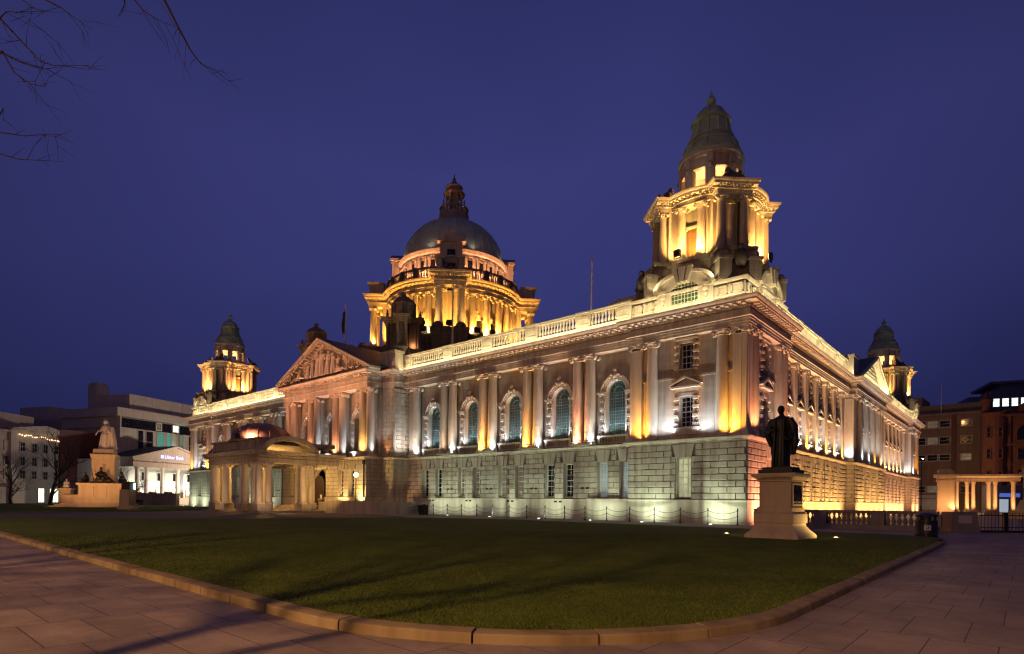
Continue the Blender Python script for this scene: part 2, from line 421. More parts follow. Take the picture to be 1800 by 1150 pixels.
# ---------------- surrounds
def surround_arch(w, hs, zb):
    """moulded arch, blocked jambs, keystone carving and a little balustrade; origin at the sill centre on the wall plane"""
    s = MB(); r = w/2
    for (ra, rb, pr) in ((r+.16,r,.10),(r+.32,r+.16,.16),(r+.44,r+.32,.24)):
        for i in range(16):
            a0, a1 = PI*i/16, PI*(i+1)/16
            s.prism([(-ra*math.cos(a0),hs+ra*math.sin(a0)),(-ra*math.cos(a1),hs+ra*math.sin(a1)),(-rb*math.cos(a1),hs+rb*math.sin(a1)),(-rb*math.cos(a0),hs+rb*math.sin(a0))], -pr, .01)
    for sg in (-1,1):
        x0, x1 = sorted((sg*r, sg*(r+.5)))
        s.box(*sorted((sg*r,sg*(r+.16))), -.12, .01, 0, hs)
        s.box(*sorted((sg*(r-.02),sg*(r+.75))), -.26, .01, hs-.14, hs); s.box(*sorted((sg*r,sg*(r+.6))), -.2, .01, hs-.3, hs-.14)
        s.box(*sorted((sg*r,sg*(r+.5))), -.17, .01, hs-.78, hs-.66)
        n = 8
        for k in range(n):
            z0 = (hs-.8)*k/n; z1 = (hs-.8)*(k+1)/n
            if k % 2 == 0: s.block(min(sg*(r+.16),sg*(r+.56)), max(sg*(r+.16),sg*(r+.56)), 0, z0, z1, .2, .035)
            else: s.block(min(sg*(r+.16),sg*(r+.46)), max(sg*(r+.16),sg*(r+.46)), 0, z0, z1, .08, .02)
    # keystone with carved scroll and shell
    s.prism([(-.16,hs+r-.02),(.16,hs+r-.02),(.26,hs+r+.5),(-.26,hs+r+.5)], -.34, .01)
    s.ball((0,-.36,hs+r+.3), .17, 10, 6, (1,.7,1.2)); s.ball((-.3,-.28,hs+r+.38), .14, 8, 5); s.ball((.3,-.28,hs+r+.38), .14, 8, 5)
    s.ball((0,-.32,hs+r+.72), .17, 8, 5, (1.3,.7,1)); s.ball((-.48,-.22,hs+r+.22), .11, 8, 5); s.ball((.48,-.22,hs+r+.22), .11, 8, 5)
    # sill balustrade
    s.box(-r-.55, r+.55, -.52, .01, -.09, .03); s.box(-r-.5, r+.5, -.46, .01, -zb, -zb+.1)
    for sg in (-1,1): s.box(*sorted((sg*(r+.5),sg*(r+.28))), -.46, 0, -zb+.1, -.09)
    n = 9
    for k in range(n):
        x = -(r+.2)+2*(r+.2)*k/(n-1)
        s.lathe([(.045,-zb+.1),(.045,-zb+.16),(.075,-zb+.26),(.03,-zb+.42),(.05,-.13),(.05,-.09)], x, -.34, 6)
    return s.build('window_surround', STONE, CH)
def surround_ped(w, h, tri=True):
    s = MB(); r = w/2
    for sg in (-1,1):
        s.box(*sorted((sg*r,sg*(r+.16))), -.12, .01, -.05, h)
        n = 7
        for k in range(n):
            z0 = h*k/n; z1 = h*(k+1)/n
            if k % 2 == 0: s.block(*sorted((sg*(r-.04),sg*(r+.42))), 0, z0, z1, .22, .04)
            else: s.block(*sorted((sg*(r+.16),sg*(r+.34))), 0, z0, z1, .07, .02)
    s.box(-r-.2, r+.2, -.14, .01, h, h+.22)
    if tri:
        s.box(-r-.3, r+.3, -.12, .01, h+.22, h+.55); s.box(-r-.55, r+.55, -.38, .01, h+.55, h+.68)
        ap = h+1.2; W = r+.6
        for sg in (-1,1):
            s.prism([(sg*W,h+.68),(0,ap),(0,ap+.16),(sg*(W+.06),h+.78)] if sg > 0 else [(0,ap),(sg*W,h+.68),(sg*(W+.06),h+.78),(0,ap+.16)], -.38, .01)
        s.prism([(-W+.1,h+.68),(W-.1,h+.68),(0,ap-.02)], -.1, .01)
        s.box(-r-.5, r+.5, -.3, .01, -.22, -.06); s.prism([(-r-.3,-.55),(r+.3,-.55),(r+.42,-.22),(-r-.42,-.22)], -.18, .01)
    else:
        s.box(-r-.32, r+.32, -.26, .01, h+.2, h+.34); s.box(-r-.3, r+.3, -.2, .01, -.16, -.04)
        s.prism([(-.12,h-.02),(.12,h-.02),(.17,h+.2),(-.17,h+.2)], -.2, .01)
    return s.build('window_surround', STONE, CH)

# ---------------- columns
def ionic(mb, r, h, n=20, z=0):
    mb.box(-1.22*r,1.22*r,-1.22*r,1.22*r,z,z+.28*r)
    ch = .95*r
    mb.lathe([(1.2*r,z+.28*r),(1.25*r,z+.38*r),(1.2*r,z+.5*r),(1.06*r,z+.54*r),(1.04*r,z+.62*r),(1.12*r,z+.68*r),(1.14*r,z+.76*r),(1.08*r,z+.84*r),(1.0*r,z+.9*r),
              (.996*r,z+h*.22),(.985*r,z+h*.34),(.967*r,z+h*.47),(.943*r,z+h*.6),(.912*r,z+h*.73),(.88*r,z+h*.84),(.86*r,z+h-ch),(.92*r,z+h-ch+.03),(.86*r,z+h-ch+.06),(.9*r,z+h-.6*r),(1.1*r,z+h-.35*r),(1.1*r,z+h-.2*r)], n=n)
    for sx in (-1,1):
        for sy in (-1,1):   # corner volutes
            secs = []
            c = Vector((sx*1.1*r, sy*.66*r, z+h-.58*r))
            for t in (-1,1):
                secs.append([(c.x+.48*r*math.cos(2*PI*k/10), c.y+t*.34*r*sy, c.z+.48*r*math.sin(2*PI*k/10)) for k in range(10)])
            mb.ring(secs); mb.ball((c.x, c.y+.38*r*sy, c.z), .17*r, 6, 4)
    mb.box(-1.0*r,1.0*r,-.85*r,.85*r,z+h-.42*r,z+h-.17*r)
    mb.ball((0,-.98*r,z+h-.3*r), .2*r, 6, 4); mb.ball((0,.98*r,z+h-.3*r), .2*r, 6, 4)
    mb.box(-1.18*r,1.18*r,-1.18*r,1.18*r,z+h-.17*r,z+h)
def column(name, r, h, parent, mat=STONE, n=20):
    m = MB(); ionic(m, r, h, n); return m.build(name, mat, parent)
def pilaster(w, d, h, parent, mat=STONE):
    m = MB(); r = w/2
    m.box(-r-.12,r+.12,-d-.12,0,0,.14); m.box(-r-.1,r+.1,-d-.1,0,.14,.3); m.box(-r-.05,r+.05,-d-.05,0,.3,.38)
    m.box(-r,r,-d,0,.38,h-.42); m.box(-r-.03,r+.03,-d-.03,0,h-.5,h-.44)
    for sx in (-1,1):
        m.ring([[(sx*r*.98+.17*math.cos(2*PI*k/10), y, h-.25+.17*math.sin(2*PI*k/10)) for k in range(10)] for y in (-d-.12,.0)])
    m.box(-r,r,-d-.06,0,h-.28,h-.1); m.box(-r-.14,r+.14,-d-.14,0,h-.1,h); m.ball((0,-d-.1,h-.18),.1,6,4)
    return m.build('pilaster', mat, parent)
HC = ZCAP-ZS1-.03
COLP = column('column', .43, HC, CH)
PIL = pilaster(.9, .38, HC, CH)
PILS = pilaster(.78, .42, HC, CH)

# ---------------- FRONT facade
BX = [-10.16-5.17*k for k in range(5)]
allb = BX + [-L1-x for x in BX]
up = MB(); lo = MB(); ru = MB()
HSW, RW = 3.4, .85                                   # arched window: springing height, radius
for xs in ((-34.76,-8.5),(-81.5,-55.24)):
    bs = [x for x in allb if xs[0] < x < xs[1]]
    wall(up, xs[0], xs[1], ZS1, ZCAP+.1, 1.0, [(x-RW,x+RW,6.42,6.42+HSW,True) for x in bs], .5)
    gop = [(x+s*.97-.44,x+s*.97+.44,1.72,4.42,False) for x in bs for s in (-1,1)]
    wall(lo, xs[0], xs[1], -.4, ZS0+.1, .75, gop, .45); rustic(ru, xs[0], xs[1], .75, gop)
for x0 in (-8.5, -90.0):
    m = x0+4.25
    wall(up, x0, x0+8.5, ZS1, 9.6, .4, [(m-.5,m+.5,6.6,8.7,False)], .4); wall(up, x0, x0+8.5, 9.6, ZCAP+.1, .4, [(m-.48,m+.48,10.6,12.35,False)], .4)
    up.box(x0+.9, x0+7.6, .28, .4, 9.98, 10.12)
    gop = [(m-.55,m+.55,1.72,4.45,False)]
    wall(lo, x0, x0+8.5, -.4, ZS0+.1, 0, gop, .45); rustic(ru, x0, x0+8.5, 0, gop)
# piers beside the portico, full height rustication with returns
for xa, xb in ((-36.65,-34.76),(-55.24,-53.35)):
    for z0, z1, y in ((-.4,ZS0,-1.0),(ZS1,ZCAP+.1,-1.0)):
        up.box(xa, xb, y, 1.3, z0, z1)
    rustic(ru, xa, xb, -1.0, (), ZP, ZS0, 9, 1.12, False); rustic(ru, xa, xb, -1.0, (), ZS1+.05, ZCAP-.05, 16, 1.12, False)
ru.M = ROT90
for xr in (-34.76,):
    rustic(ru, -1.0, .75, -xr, (), ZP, ZS0, 9, 1.12, False, .3); rustic(ru, -1.0, 1.0, -xr, (), ZS1+.05, ZCAP-.05, 16, 1.12, False, .3)
rustic(ru, -3.1, -1.0, 36.65, (), ZP, ZS0, 9, 1.12, False)
rustic(ru, .75-.75, .75, 8.5+.0, (), ZP, ZS0, 9, 1.12, False) if False else None
ru.M = Matrix()
up.box(-36.66,-36.65,-1.5,-1.0,ZS1,ZCAP+.1); up.box(-53.35,-53.34,-1.5,-1.0,ZS1,ZCAP+.1)
# portico block
PX = [-45-5.05, -45, -45+5.05]
wall(up, -53.35, -36.65, ZS1, ZCAP+.1, -1.5, [(x-RW,x+RW,6.42,6.42+HSW,True) for x in PX], .5)
gop = [(x+s*.97-.44,x+s*.97+.44,1.72,4.42,False) for x in (PX[0],PX[2]) for s in (-1,1)] + [(-46.1,-43.9,.6,3.6,True)]
wall(lo, -53.35, -36.65, -.4, ZS0+.1, -3.1, gop, .45); rustic(ru, -53.35, -36.65, -3.1, [g for g in gop if not g[4]] + [(-46.2,-43.8,.6,4.6,False)])
lo.box(-36.66,-36.65,-3.1,-1,-.4,ZS0); lo.box(-53.36,-53.35,-3.1,-1,-.4,ZS0)
# ---------------- RIGHT facade (frame turned a quarter)
up.M = lo.M = ru.M = ROT90
WXR = [11.5+3.2*k for k in range(6)]; PXR = [13.1+3.2*k for k in range(6)]
WXR2 = [L2-s for s in WXR][::-1]; PXR2 = [L2-s for s in PXR][::-1]
for s0, s1, ws in ((8.5,31.1,WXR),(47.8,70.4,WXR2)):
    wall(up, s0, s1, ZS1, 9.6, 1.15, [(x-.5,x+.5,6.6,8.7,False) for x in ws], .4)
    wall(up, s0, s1, 9.6, ZCAP+.1, 1.15, [(x-.48,x+.48,10.6,12.3,False) for x in ws], .4)
    gop = [(x-.5,x+.5,1.72,4.42,False) for x in ws]
    wall(lo, s0, s1, -.4, ZS0+.1, .8, gop, .45); rustic(ru, s0, s1, .8, gop, bl=1.07, deep=.05)
    for x in ws[:-1]:                                # projecting pier panels between the windows
        rustic(ru, x+.95, x+2.25, .66, (), ZP, ZS0-.45, 8, 1.3, False, 0, .05); ru.box(x+.9, x+2.3, .60, .8, ZS0-.45, ZS0); lo.box(x+.95, x+2.25, .66, .8, ZP, ZS0-.45)
for s0 in (0, 70.4):
    m = s0+4.25
    wall(up, s0, s0+8.5, ZS1, 9.6, .4, [(m-.5,m+.5,6.6,8.7,False)], .4); wall(up, s0, s0+8.5, 9.6, ZCAP+.1, .4, [(m-.48,m+.48,10.6,12.35,False)], .4)
    up.box(s0+.9, s0+7.6, .28, .4, 9.98, 10.12)
    gop = [(m-.55,m+.55,1.72,4.45,False)]
    wall(lo, s0, s0+8.5, -.4, ZS0+.1, 0, gop, .45); rustic(ru, s0, s0+8.5, 0, gop, deep=.02 if s0 < 5 else .05)
WXB = [39.45-3.48, 39.45, 39.45+3.48]
wall(up, 31.1, 47.8, ZS1, 9.6, .6, [(x-.5,x+.5,6.6,8.7,False) for x in WXB], .4); wall(up, 31.1, 47.8, 9.6, ZCAP+.1, .6, [(x-.48,x+.48,10.6,12.3,False) for x in WXB], .4)
gop = [(x-.5,x+.5,1.72,4.42,False) for x in WXB]
wall(lo, 31.1, 47.8, -.4, ZS0+.1, 0, gop, .45); rustic(ru, 31.1, 47.8, 0, gop, deep=.05)
up.M = lo.M = ru.M = Matrix()
# returns of pavilions and blocks on both fronts
for x in (-8.5, -81.5): lo.box(x-.005 if x<-50 else x, x+.005, 0, .75, -.4, ZS0); up.box(x-.005, x+.005, .4, 1.0, ZS1, ZCAP+.1)
for y in (8.5, 31.1, 47.8, 70.4): lo.box(-.8, 0, y-.005, y+.005, -.4, ZS0); up.box(-1.15, -.4, y-.005, y+.005, ZS1, ZCAP+.1)
for x0, x1 in ((-.8,-.01),): rustic(ru, x0, x1, 31.1, (), ZP, ZS0, 9, 1.12, False); rustic(ru, x0, x1, 70.4, (), ZP, ZS0, 9, 1.12, False)
# plain back and left sides, flat roof
up.box(-89.6, -89.2, .4, L2, -.4, ZCAP); up.box(-89.6, -.5, L2-.4, L2, -.4, ZCAP)
up.build('upper_wall', ASHLAR, CH, 0); lo.build('ground_floor_wall', stone('groove_shade_stone', (.13,.115,.095), streak=.3), CH, 0); q = rvl.build('window_reveals', STONE, CH, 0); q['kind'] = 'stuff'; ru.build('rusticated_courses', RUST, CH, 0)  # backing wall coloured dark to deepen the shade in the block grooves
rf = MB(); rf.slab([(p[0]*1.0, p[1]) for p in ENTAB], ZE-.35, ZE-.02); rf.build('flat_roof', LEAD, CH, 0)

# air vents, downpipes and an access box on the long front
VENT = None
for x in allb:
    for (y_, z_, dx) in ((.655,1.36,0),(.745,2.45,2.585)):
        for s in (-.24,.24):
            if VENT is None: v = MB(); v.box(-.13,.13,-.03,.02,-.07,.07); VENT = v.build('air_vent', IRON, CH, 0); o = VENT
            else: o = VENT.copy(); COL.objects.link(o)
            o.location = (x+dx+s, y_-(.05 if z_ > 2 else 0), z_)
for x, y_ in ((-8.62,.62),(-36.75,-3.2),(-53.25,-3.2)):
    v = MB(); v.tube([(x,y_,0),(x,y_,5.3)], .07, 8); v.box(x-.13,x+.13,y_-.1,y_+.1,4.95,5.35); v.build('downpipe', IRON, CH)
v = MB(); v.box(-12.3,-8.75,.35,.7,-.05,1.55); v.box(-12.36,-8.7,.3,.7,1.55,1.63); v.box(-11.0,-10.94,.335,.36,.1,1.45); v.build('access_box', STONE, CH, 0)
# windows and surrounds
WA = win_arch(1.7, HSW, 9, 14); SA = surround_arch(1.7, HSW, .62)
for x in allb: put(WA, USED, x, 1.42, 6.42); put(SA, USED, x, 1.0, 6.42)
for x in PX: put(WA, USED, x, -1.1, 6.42); put(SA, USED, x, -1.5, 6.42)
WG = win_rect(.88, 2.7, 2, 6); WGB = win_rect(.88, 2.7, 3, 6, FRAME, GBLUE); WGP = win_rect(1.1, 2.73, 3, 6, FRAME, GLIT); WGI = win_rect(.88, 2.7, 2, 6, FRAME, GINT)
WGD = win_rect(1.1, 2.73, 3, 6)
for i, x in enumerate(allb):
    for s in (-1,1): put(WGB if i == 0 else (WGI if i in (2,3,6) else WG), USED, x+s*.97, 1.12, 1.72)
for x in (PX[0],PX[2]):
    for s in (-1,1): put(WG, USED, x+s*.97, -2.74, 1.72)
put(WGP, USED, -4.25, .4, 1.72); put(WGD, USED, -L1+4.25, .4, 1.72)
W1 = win_rect(1.0, 2.1, 3, 6); W2 = win_rect(.96, 1.74, 3, 4); SP = surround_ped(1.0, 2.1); SU = surround_ped(.96, 1.74, False)
WGR = win_rect(1.0, 2.7, 3, 6)
def upper_pair(x, y, right):
    put(W1, USED, x, y+.3, 6.6, right); put(W2, USED, x, y+.3, 10.6, right); put(SP, USED, x, y, 6.6, right); put(SU, USED, x, y, 10.6, right)
for x in (-4.25, -L1+4.25): upper_pair(x, .4, False)
for x in (4.25, L2-4.25): upper_pair(x, .4, True); put(WGD, USED, x, .4, 1.72, True)
for x in WXR+WXR2: upper_pair(x, 1.15, True); put(WGR, USED, x, 1.2, 1.72, True)
for x in WXB: upper_pair(x, .6, True); put(WGR, USED, x, .4, 1.72, True)

# columns and pilasters of the two fronts
Zc = ZS1+.03
pairs = [-12.745-5.17*k for k in range(4)]
FC = [p+s*.58 for p in pairs for s in (-1,1)] + [-33.0]
for x in FC + [-L1-x for x in FC]: put(COLP, USED, x, .45, Zc)
for x in (-33.9,-56.1): put(PIL, USED, x, 1.0, Zc)
for x0, sg in ((0,1),(-90,-1)):
    for px_, q in ((-.52,PIL),(-7.98,PIL)): put(q, USED, (px_ if sg>0 else -90-px_), .4, Zc)
    for px_ in (-1.72,-6.78): put(COLP, USED, (px_ if sg>0 else -90-px_), .28, Zc)
for c in (-7.575,-2.525,2.525,7.575):
    for s in (-1,1): put(COLP, USED, -45+c+s*.64, -2.42, Zc); 
    put(PIL, USED, -45+c, -1.5, Zc)
for s in (.52, 7.98, L2-.52, L2-7.98): put(PIL, USED, s, .4, Zc, True)
for s in (1.72, 6.78, L2-1.72, L2-6.78): put(COLP, USED, s, .28, Zc, True)
for s in PXR+PXR2+[9.0,L2-9.0]: put(PILS, USED, s, 1.15, Zc, True)
for c in (-5.2,-1.74,1.74,5.2): put(COLP, USED, 39.45+c, .26, Zc, True)
for c in (-7.75,7.75): put(PIL, USED, 39.45+c, .45, Zc, True)
for y in (31.35,): put(PIL, USED, -.55, y, Zc)

# portico pediment
pm = MB(); A0, A1, AP, yb = -54.1, -35.9, 18.55, -3.0
for (o0, o1, y0) in ((0,.16,-3.35),(.16,.34,-3.6),(.34,.42,-3.7)):
    sl = (AP-ZE)/9.1
    for sg in (-1,1):
        p = [(sg*9.1,ZE+o0),(0,AP+o0),(0,AP+o1),(sg*9.1+sg*.15,ZE+o1)]
        pm.prism([(-45+x,z) for x,z in (p if sg<0 else p[::-1])], y0, -2.0)
pm.prism([(-54,ZE),(-36,ZE),(-45,AP-.05)], -2.55, -2.2)
for sg in (-1,1):
    for k in range(18):
        t = (k+.7)/18.5; x = -45+sg*9.1*(1-t); z = ZE+(AP-ZE)*t
        pm.box(x-.11,x+.11,-3.45,-3.0,z-.13,z+.03)
PEDI = pm.build('pediment', STONE, CH)
pr_ = MB(); 
for sg in (-1,1):
    a = [(-45+sg*9.3,-3.3,ZE+.43),(-45,-3.3,AP+.5),(-45,8.0,AP+.5),(-45+sg*9.3,8.0,ZE+.43)]
    pr_.add(a+[(p[0],p[1],p[2]-.12) for p in a],[(0,1,2,3),(7,6,5,4),(0,4,5,1),(1,5,6,2),(2,6,7,3),(3,7,4,0)])
pr_.build('portico_roof', SLATE, CH, 0)
# pediment on the right front
pm = MB(ROT90)
for (o0, o1, y0) in ((0,.16,-.55),(.16,.34,-.72)):
    for sg in (-1,1):
        p = [(sg*8.2,ZE+o0),(0,17.75+o0),(0,17.75+o1),(sg*8.2+sg*.15,ZE+o1)]
        pm.prism([(39.45+x,z) for x,z in (p if sg<0 else p[::-1])], y0, .8)
pm.prism([(31.3,ZE),(47.6,ZE),(39.45,17.7)], .05, .5)
for k in range(7): pm.box(39.45-5.5+k*.75,39.45+5.5-k*.75,-.05,.06,ZE+.3+k*.42,ZE+.48+k*.42)
pm.build('side_pediment', STONE, CH)
pr_ = MB(ROT90)
for sg in (-1,1):
    a = [(39.45+sg*8.4,-.5,ZE+.35),(39.45,-.5,17.75+.35),(39.45,12,17.75+.35),(39.45+sg*8.4,12,ZE+.35)]
    pr_.add(a+[(p[0],p[1],p[2]-.12) for p in a],[(0,1,2,3),(7,6,5,4),(0,4,5,1),(1,5,6,2),(2,6,7,3),(3,7,4,0)])
pr_.build('side_roof', SLATE, CH, 0)
for y0, y1 in ((30.0,32.2),(46.7,48.9)): blk = MB(); blk.box(-2.6,.05,y0,y1,ZE,16.5); blk.box(-2.7,.15,y0-.1,y1+.1,16.5,16.7); blk.build('parapet_block', STONE, CH, 0)
for xa, xb in ((-37.0,-34.7),(-55.3,-53.0)): blk = MB(); blk.box(xa,xb,-1.0,3.0,ZE,16.3); blk.box(xa-.12,xb+.12,-1.15,3.1,16.3,16.55); blk.box(xa-.08,xb+.08,-1.08,3.05,ZE,ZE+.3); blk.build('parapet_block', STONE, CH, 0)

# balustrades along the wings
def balustrade(x0, x1, y, right, solid):
    """solid = list of centres of blank piers"""
    m = MB(); z0, z1 = ZE-.02, 16.1
    m.box(x0,x1,y-.05,y+.4,z0,z0+.42); m.box(x0,x1,y-.1,y+.45,z0+.42,z0+.5); m.box(x0,x1,y-.08,y+.43,z1-.2,z1-.06); m.box(x0,x1,y-.14,y+.48,z1-.06,z1)
    hw = .62; ed = [x0]
    for c in sorted(solid):
        a, b_ = max(x0,c-hw), min(x1,c+hw)
        m.box(a,b_,y-.03,y+.38,z0+.5,z1-.2); m.box(a-.03,b_+.03,y-.17,y+.5,z1-.08,z1+.03)
        if b_-a > 1: m.box(a+.2,b_-.2,y-.1,y,z0+.62,z0+.74); m.box(a+.18,b_-.18,y-.07,y,z1-.55,z1-.28)
        ed += [a,b_]
    ed.append(x1)
    o = m.build('balustrade', STONE, CH, 0)
    bb = MB()
    for a, b_ in zip(ed[::2], ed[1::2]):
        n = int((b_-a)/.3)
        for k in range(n):
            x = a+(b_-a)*(k+.5)/n
            bb.lathe([(.1,z0+.5),(.1,z0+.58),(.055,z0+.6),(.12,z0+.76),(.115,z0+.84),(.05,z0+1.08),(.06,z0+1.12),(.1,z0+1.2),(.1,z1-.2)], x, y+.17, 8)
    q = bb.build('balusters', STONE, o); q['kind'] = 'stuff'
    if right: o.rotation_euler = (0,0,PI/2)
    return o
for x0, x1 in ((-34.7,-8.5),(-81.5,-55.3)):
    sol = [p for p in pairs+[-L1-p for p in pairs] if x0 < p < x1] + [x0+.6, x1-.6]
    balustrade(x0, x1, .22, False, sol)
for s0, s1, ps in ((8.5,30.0,PXR),(48.9,70.4,PXR2)):
    balustrade(s0, s1, .55, True, [p for p in ps[0:6:2] if s0+1 < p < s1-1] + [s0+.5, s1-.5] + [ps[1]] * 0)

# ================================================================== corner towers
def lobed(R, rp, wd, na=10, ph=PI/4):
    """circle of radius R with four straight-sided lobes reaching rp on the diagonals"""
    al = math.asin(wd/R); pts = []
    for k in range(4):
        th = ph + k*PI/2; ur = (math.cos(th), math.sin(th)); ut = (-ur[1], ur[0])
        P = lambda r, t: (ur[0]*r+ut[0]*t, ur[1]*r+ut[1]*t)
        pts += [P(R*math.cos(al), -wd), P(rp, -wd), P(rp, wd), P(R*math.cos(al), wd)]
        for j in range(1, na):
            a = th+al+(PI/2-2*al)*j/na; pts.append((R*math.cos(a), R*math.sin(a)))
    return pts
def polar(r, th, t=0): return (r*math.cos(th)-t*math.sin(th), r*math.sin(th)+t*math.cos(th))
def urn(m, x, y, z, s=1):
    m.lathe([(.3*s,z),(.3*s,z+.12*s),(.14*s,z+.2*s),(.16*s,z+.3*s),(.42*s,z+.62*s),(.46*s,z+.9*s),(.34*s,z+1.0*s),(.2*s,z+1.06*s),(.26*s,z+1.2*s),(.2*s,z+1.42*s),(.05*s,z+1.55*s)], x, y, 12)
def scroll_group(m, r, th, z, s):
    """buttress scroll with a reclining carved figure on the diagonal"""
    for dr, dz, q in ((0,.35,.5),(-.55,.8,.48),(-1.0,1.25,.42),(-1.3,1.75,.3)):
        x, y = polar(r+dr*s, th); m.ball((x,y,z+dz*s), q*s, 9, 6, (1,1,1.05))
    for t in (-.62,.62):
        x, y = polar(r-.2*s, th, t*s); m.ball((x,y,z+.4*s), .42*s, 9, 6, (1,1,1.2)); x, y = polar(r-.5*s, th, t*1.35*s); m.ball((x,y,z+.25*s), .3*s, 8, 5)
        x, y = polar(r-.1*s, th, t*.8*s); m.ball((x,y,z+1.0*s), .2*s, 8, 5)
T = thing('corner_tower', None, None); T.parent = CH
at = MB(); h = 4.12; z0, z1 = ZE-.02, 16.02
SQ = [(h,-h),(h,h),(-h,h),(-h,-h)]
at.sweep(SQ, [(-.3,z0),(.12,z0),(.12,z0+.36),(.06,z0+.44),(0,z0+.46),(0,z1-.22),(.08,z1-.2),(.16,z1-.08),(.16,z1),(-.6,z1+.02)])
lun = []
for k in range(4):
    at.M = Matrix.Rotation(k*PI/2, 4, 'Z')
    # lunette gable
    rb, cz = 2.1, 15.55; zc = 15.25
    arc = [(-2.05*math.cos(PI*i/16)*1.0, 15.95+1.15*math.sin(PI*i/16)) for i in range(17)]
    at.prism([(-2.05,z0+.4),(2.05,z0+.4)]+[p for p in arc[::-1]], -h-.1, -h+.8) if False else None
    for i in range(16):
        (xa,za),(xb,zb) = arc[i], arc[i+1]
        at.prism([(xa,za),(xb,zb),(xb*1.09,zb+.17),(xa*1.09,za+.17)], -h-.4, -h+.5)
        ia = [(-.98*math.cos(PI*j/16), 15.95+.55*math.sin(PI*j/16)) for j in (i,i+1)]
        at.prism([ia[0],ia[1],(xb,zb),(xa,za)], -h-.12, -h+.5)
    at.box(-2.05,-.98,-h-.12,-h+.5,z0+.3,15.96); at.box(.98,2.05,-h-.12,-h+.5,z0+.3,15.96); at.box(-.98,.98,-h-.14,-h+.5,z0+.3,z0+.62)
    for x, wdt in ((-.38,.3),(0,.36),(.38,.3)): at.prism([(x*.8-wdt*.36,16.42),(x*.8+wdt*.36,16.42),(x*1.5+wdt*.62,17.42),(x*1.5-wdt*.62,17.42)], -h-.52-(.08 if x==0 else 0), -h+.3)
    for sx in (-1,1):
        at.box(sx*1.55-.22,sx*1.55+.22,-h-.36,-h,15.9,16.12); at.ball((sx*1.55,-h-.2,15.75),.2,8,5,(1,.7,1.2)); at.ball((sx*1.55,-h-.17,15.42),.15,8,5,(1,.7,1.3)); at.ball((sx*1.55,-h-.15,15.15),.09,6,4)
        for x0, x1 in ((2.3,2.95),(3.2,4.0)):   # sunk panels
            xa, xb = sorted((sx*x0,sx*x1)); za, zb = z0+.62, z1-.36
            for q in ((xa,xb,za,za+.09),(xa,xb,zb-.09,zb),(xa,xa+.09,za,zb),(xb-.09,xb,za,zb)): at.box(q[0],q[1],-h-.07,-h+.02,q[2],q[3])
at.M = Matrix()
at.slab(SQ, z1-.3, z1-.05)
ATT = at.build('attic', STONE, T)
for k in range(4):
    lw = MB(); ga = MB()
    lw.M = ga.M = Matrix.Rotation(k*PI/2, 4, 'Z')
    top = lambda x: 15.95+.55*math.sqrt(max(0,1-(x/.98)**2))
    for i in range(9): x = -.96+1.92*i/8; lw.box(x-.014,x+.014,-h-.06,-h-.02,z0+.62,top(x))
    for j in range(6): z = z0+.7+j*.28; lw.box(-.97,.97,-h-.055,-h-.025,z-.014,z+.014)
    ga.add([(-.98,-h-.02,z0+.6),(.98,-h-.02,z0+.6)]+[(.98*math.cos(PI*i/12),-h-.02,15.95+.55*math.sin(PI*i/12)) for i in range(13)],[tuple(range(15))])
    lw.build('lunette_bars', FRAME, T, 0); ga.build('lunette_pane', GLUN, T, 0)
bs = MB()
bs.sweep(lobed(3.55,4.55,1.35), [(0,15.9),(0,17.3),(-.12,17.42),(-.12,18.1),(.06,18.2),(.1,18.42),(-1.5,18.5)]); bs.slab(lobed(3.5,4.5,1.3), 18.2, 18.45)
for k in range(4):
    th = PI/4+k*PI/2
    for t in (-.8,.8):
        x, y = polar(4.75, th, t*1.25); bs.M = Matrix.Translation((x,y,0)) @ Matrix.Rotation(th, 4, 'Z'); bs.box(-.42,.36,-.42,.42,16,17.35); bs.box(-.5,.44,-.5,.5,17.35,17.55); bs.M = Matrix()
        bs.ball((x,y,17.75), .42, 9, 6, (1,1,.8))
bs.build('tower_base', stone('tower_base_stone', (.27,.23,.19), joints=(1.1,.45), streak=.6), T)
for k in range(4):
    sg_ = MB()
    th = PI/4+k*PI/2
    x, y = polar(5.1, th); sg_.ball((x,y,17.4), .4, 9, 6, (1,1,1.5)); sg_.ball((x,y,18.15), .24, 8, 6)
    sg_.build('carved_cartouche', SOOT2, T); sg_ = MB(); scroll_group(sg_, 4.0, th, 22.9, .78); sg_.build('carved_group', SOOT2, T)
for sx in (-1,1):
    for sy in (-1,1):
        for dx, dy in ((sx*3.7,sy*1.9),(sx*1.9,sy*3.7)): sg_ = MB(); urn(sg_, dx, dy, 16.0, .62); sg_.build('urn', SOOT2, T)
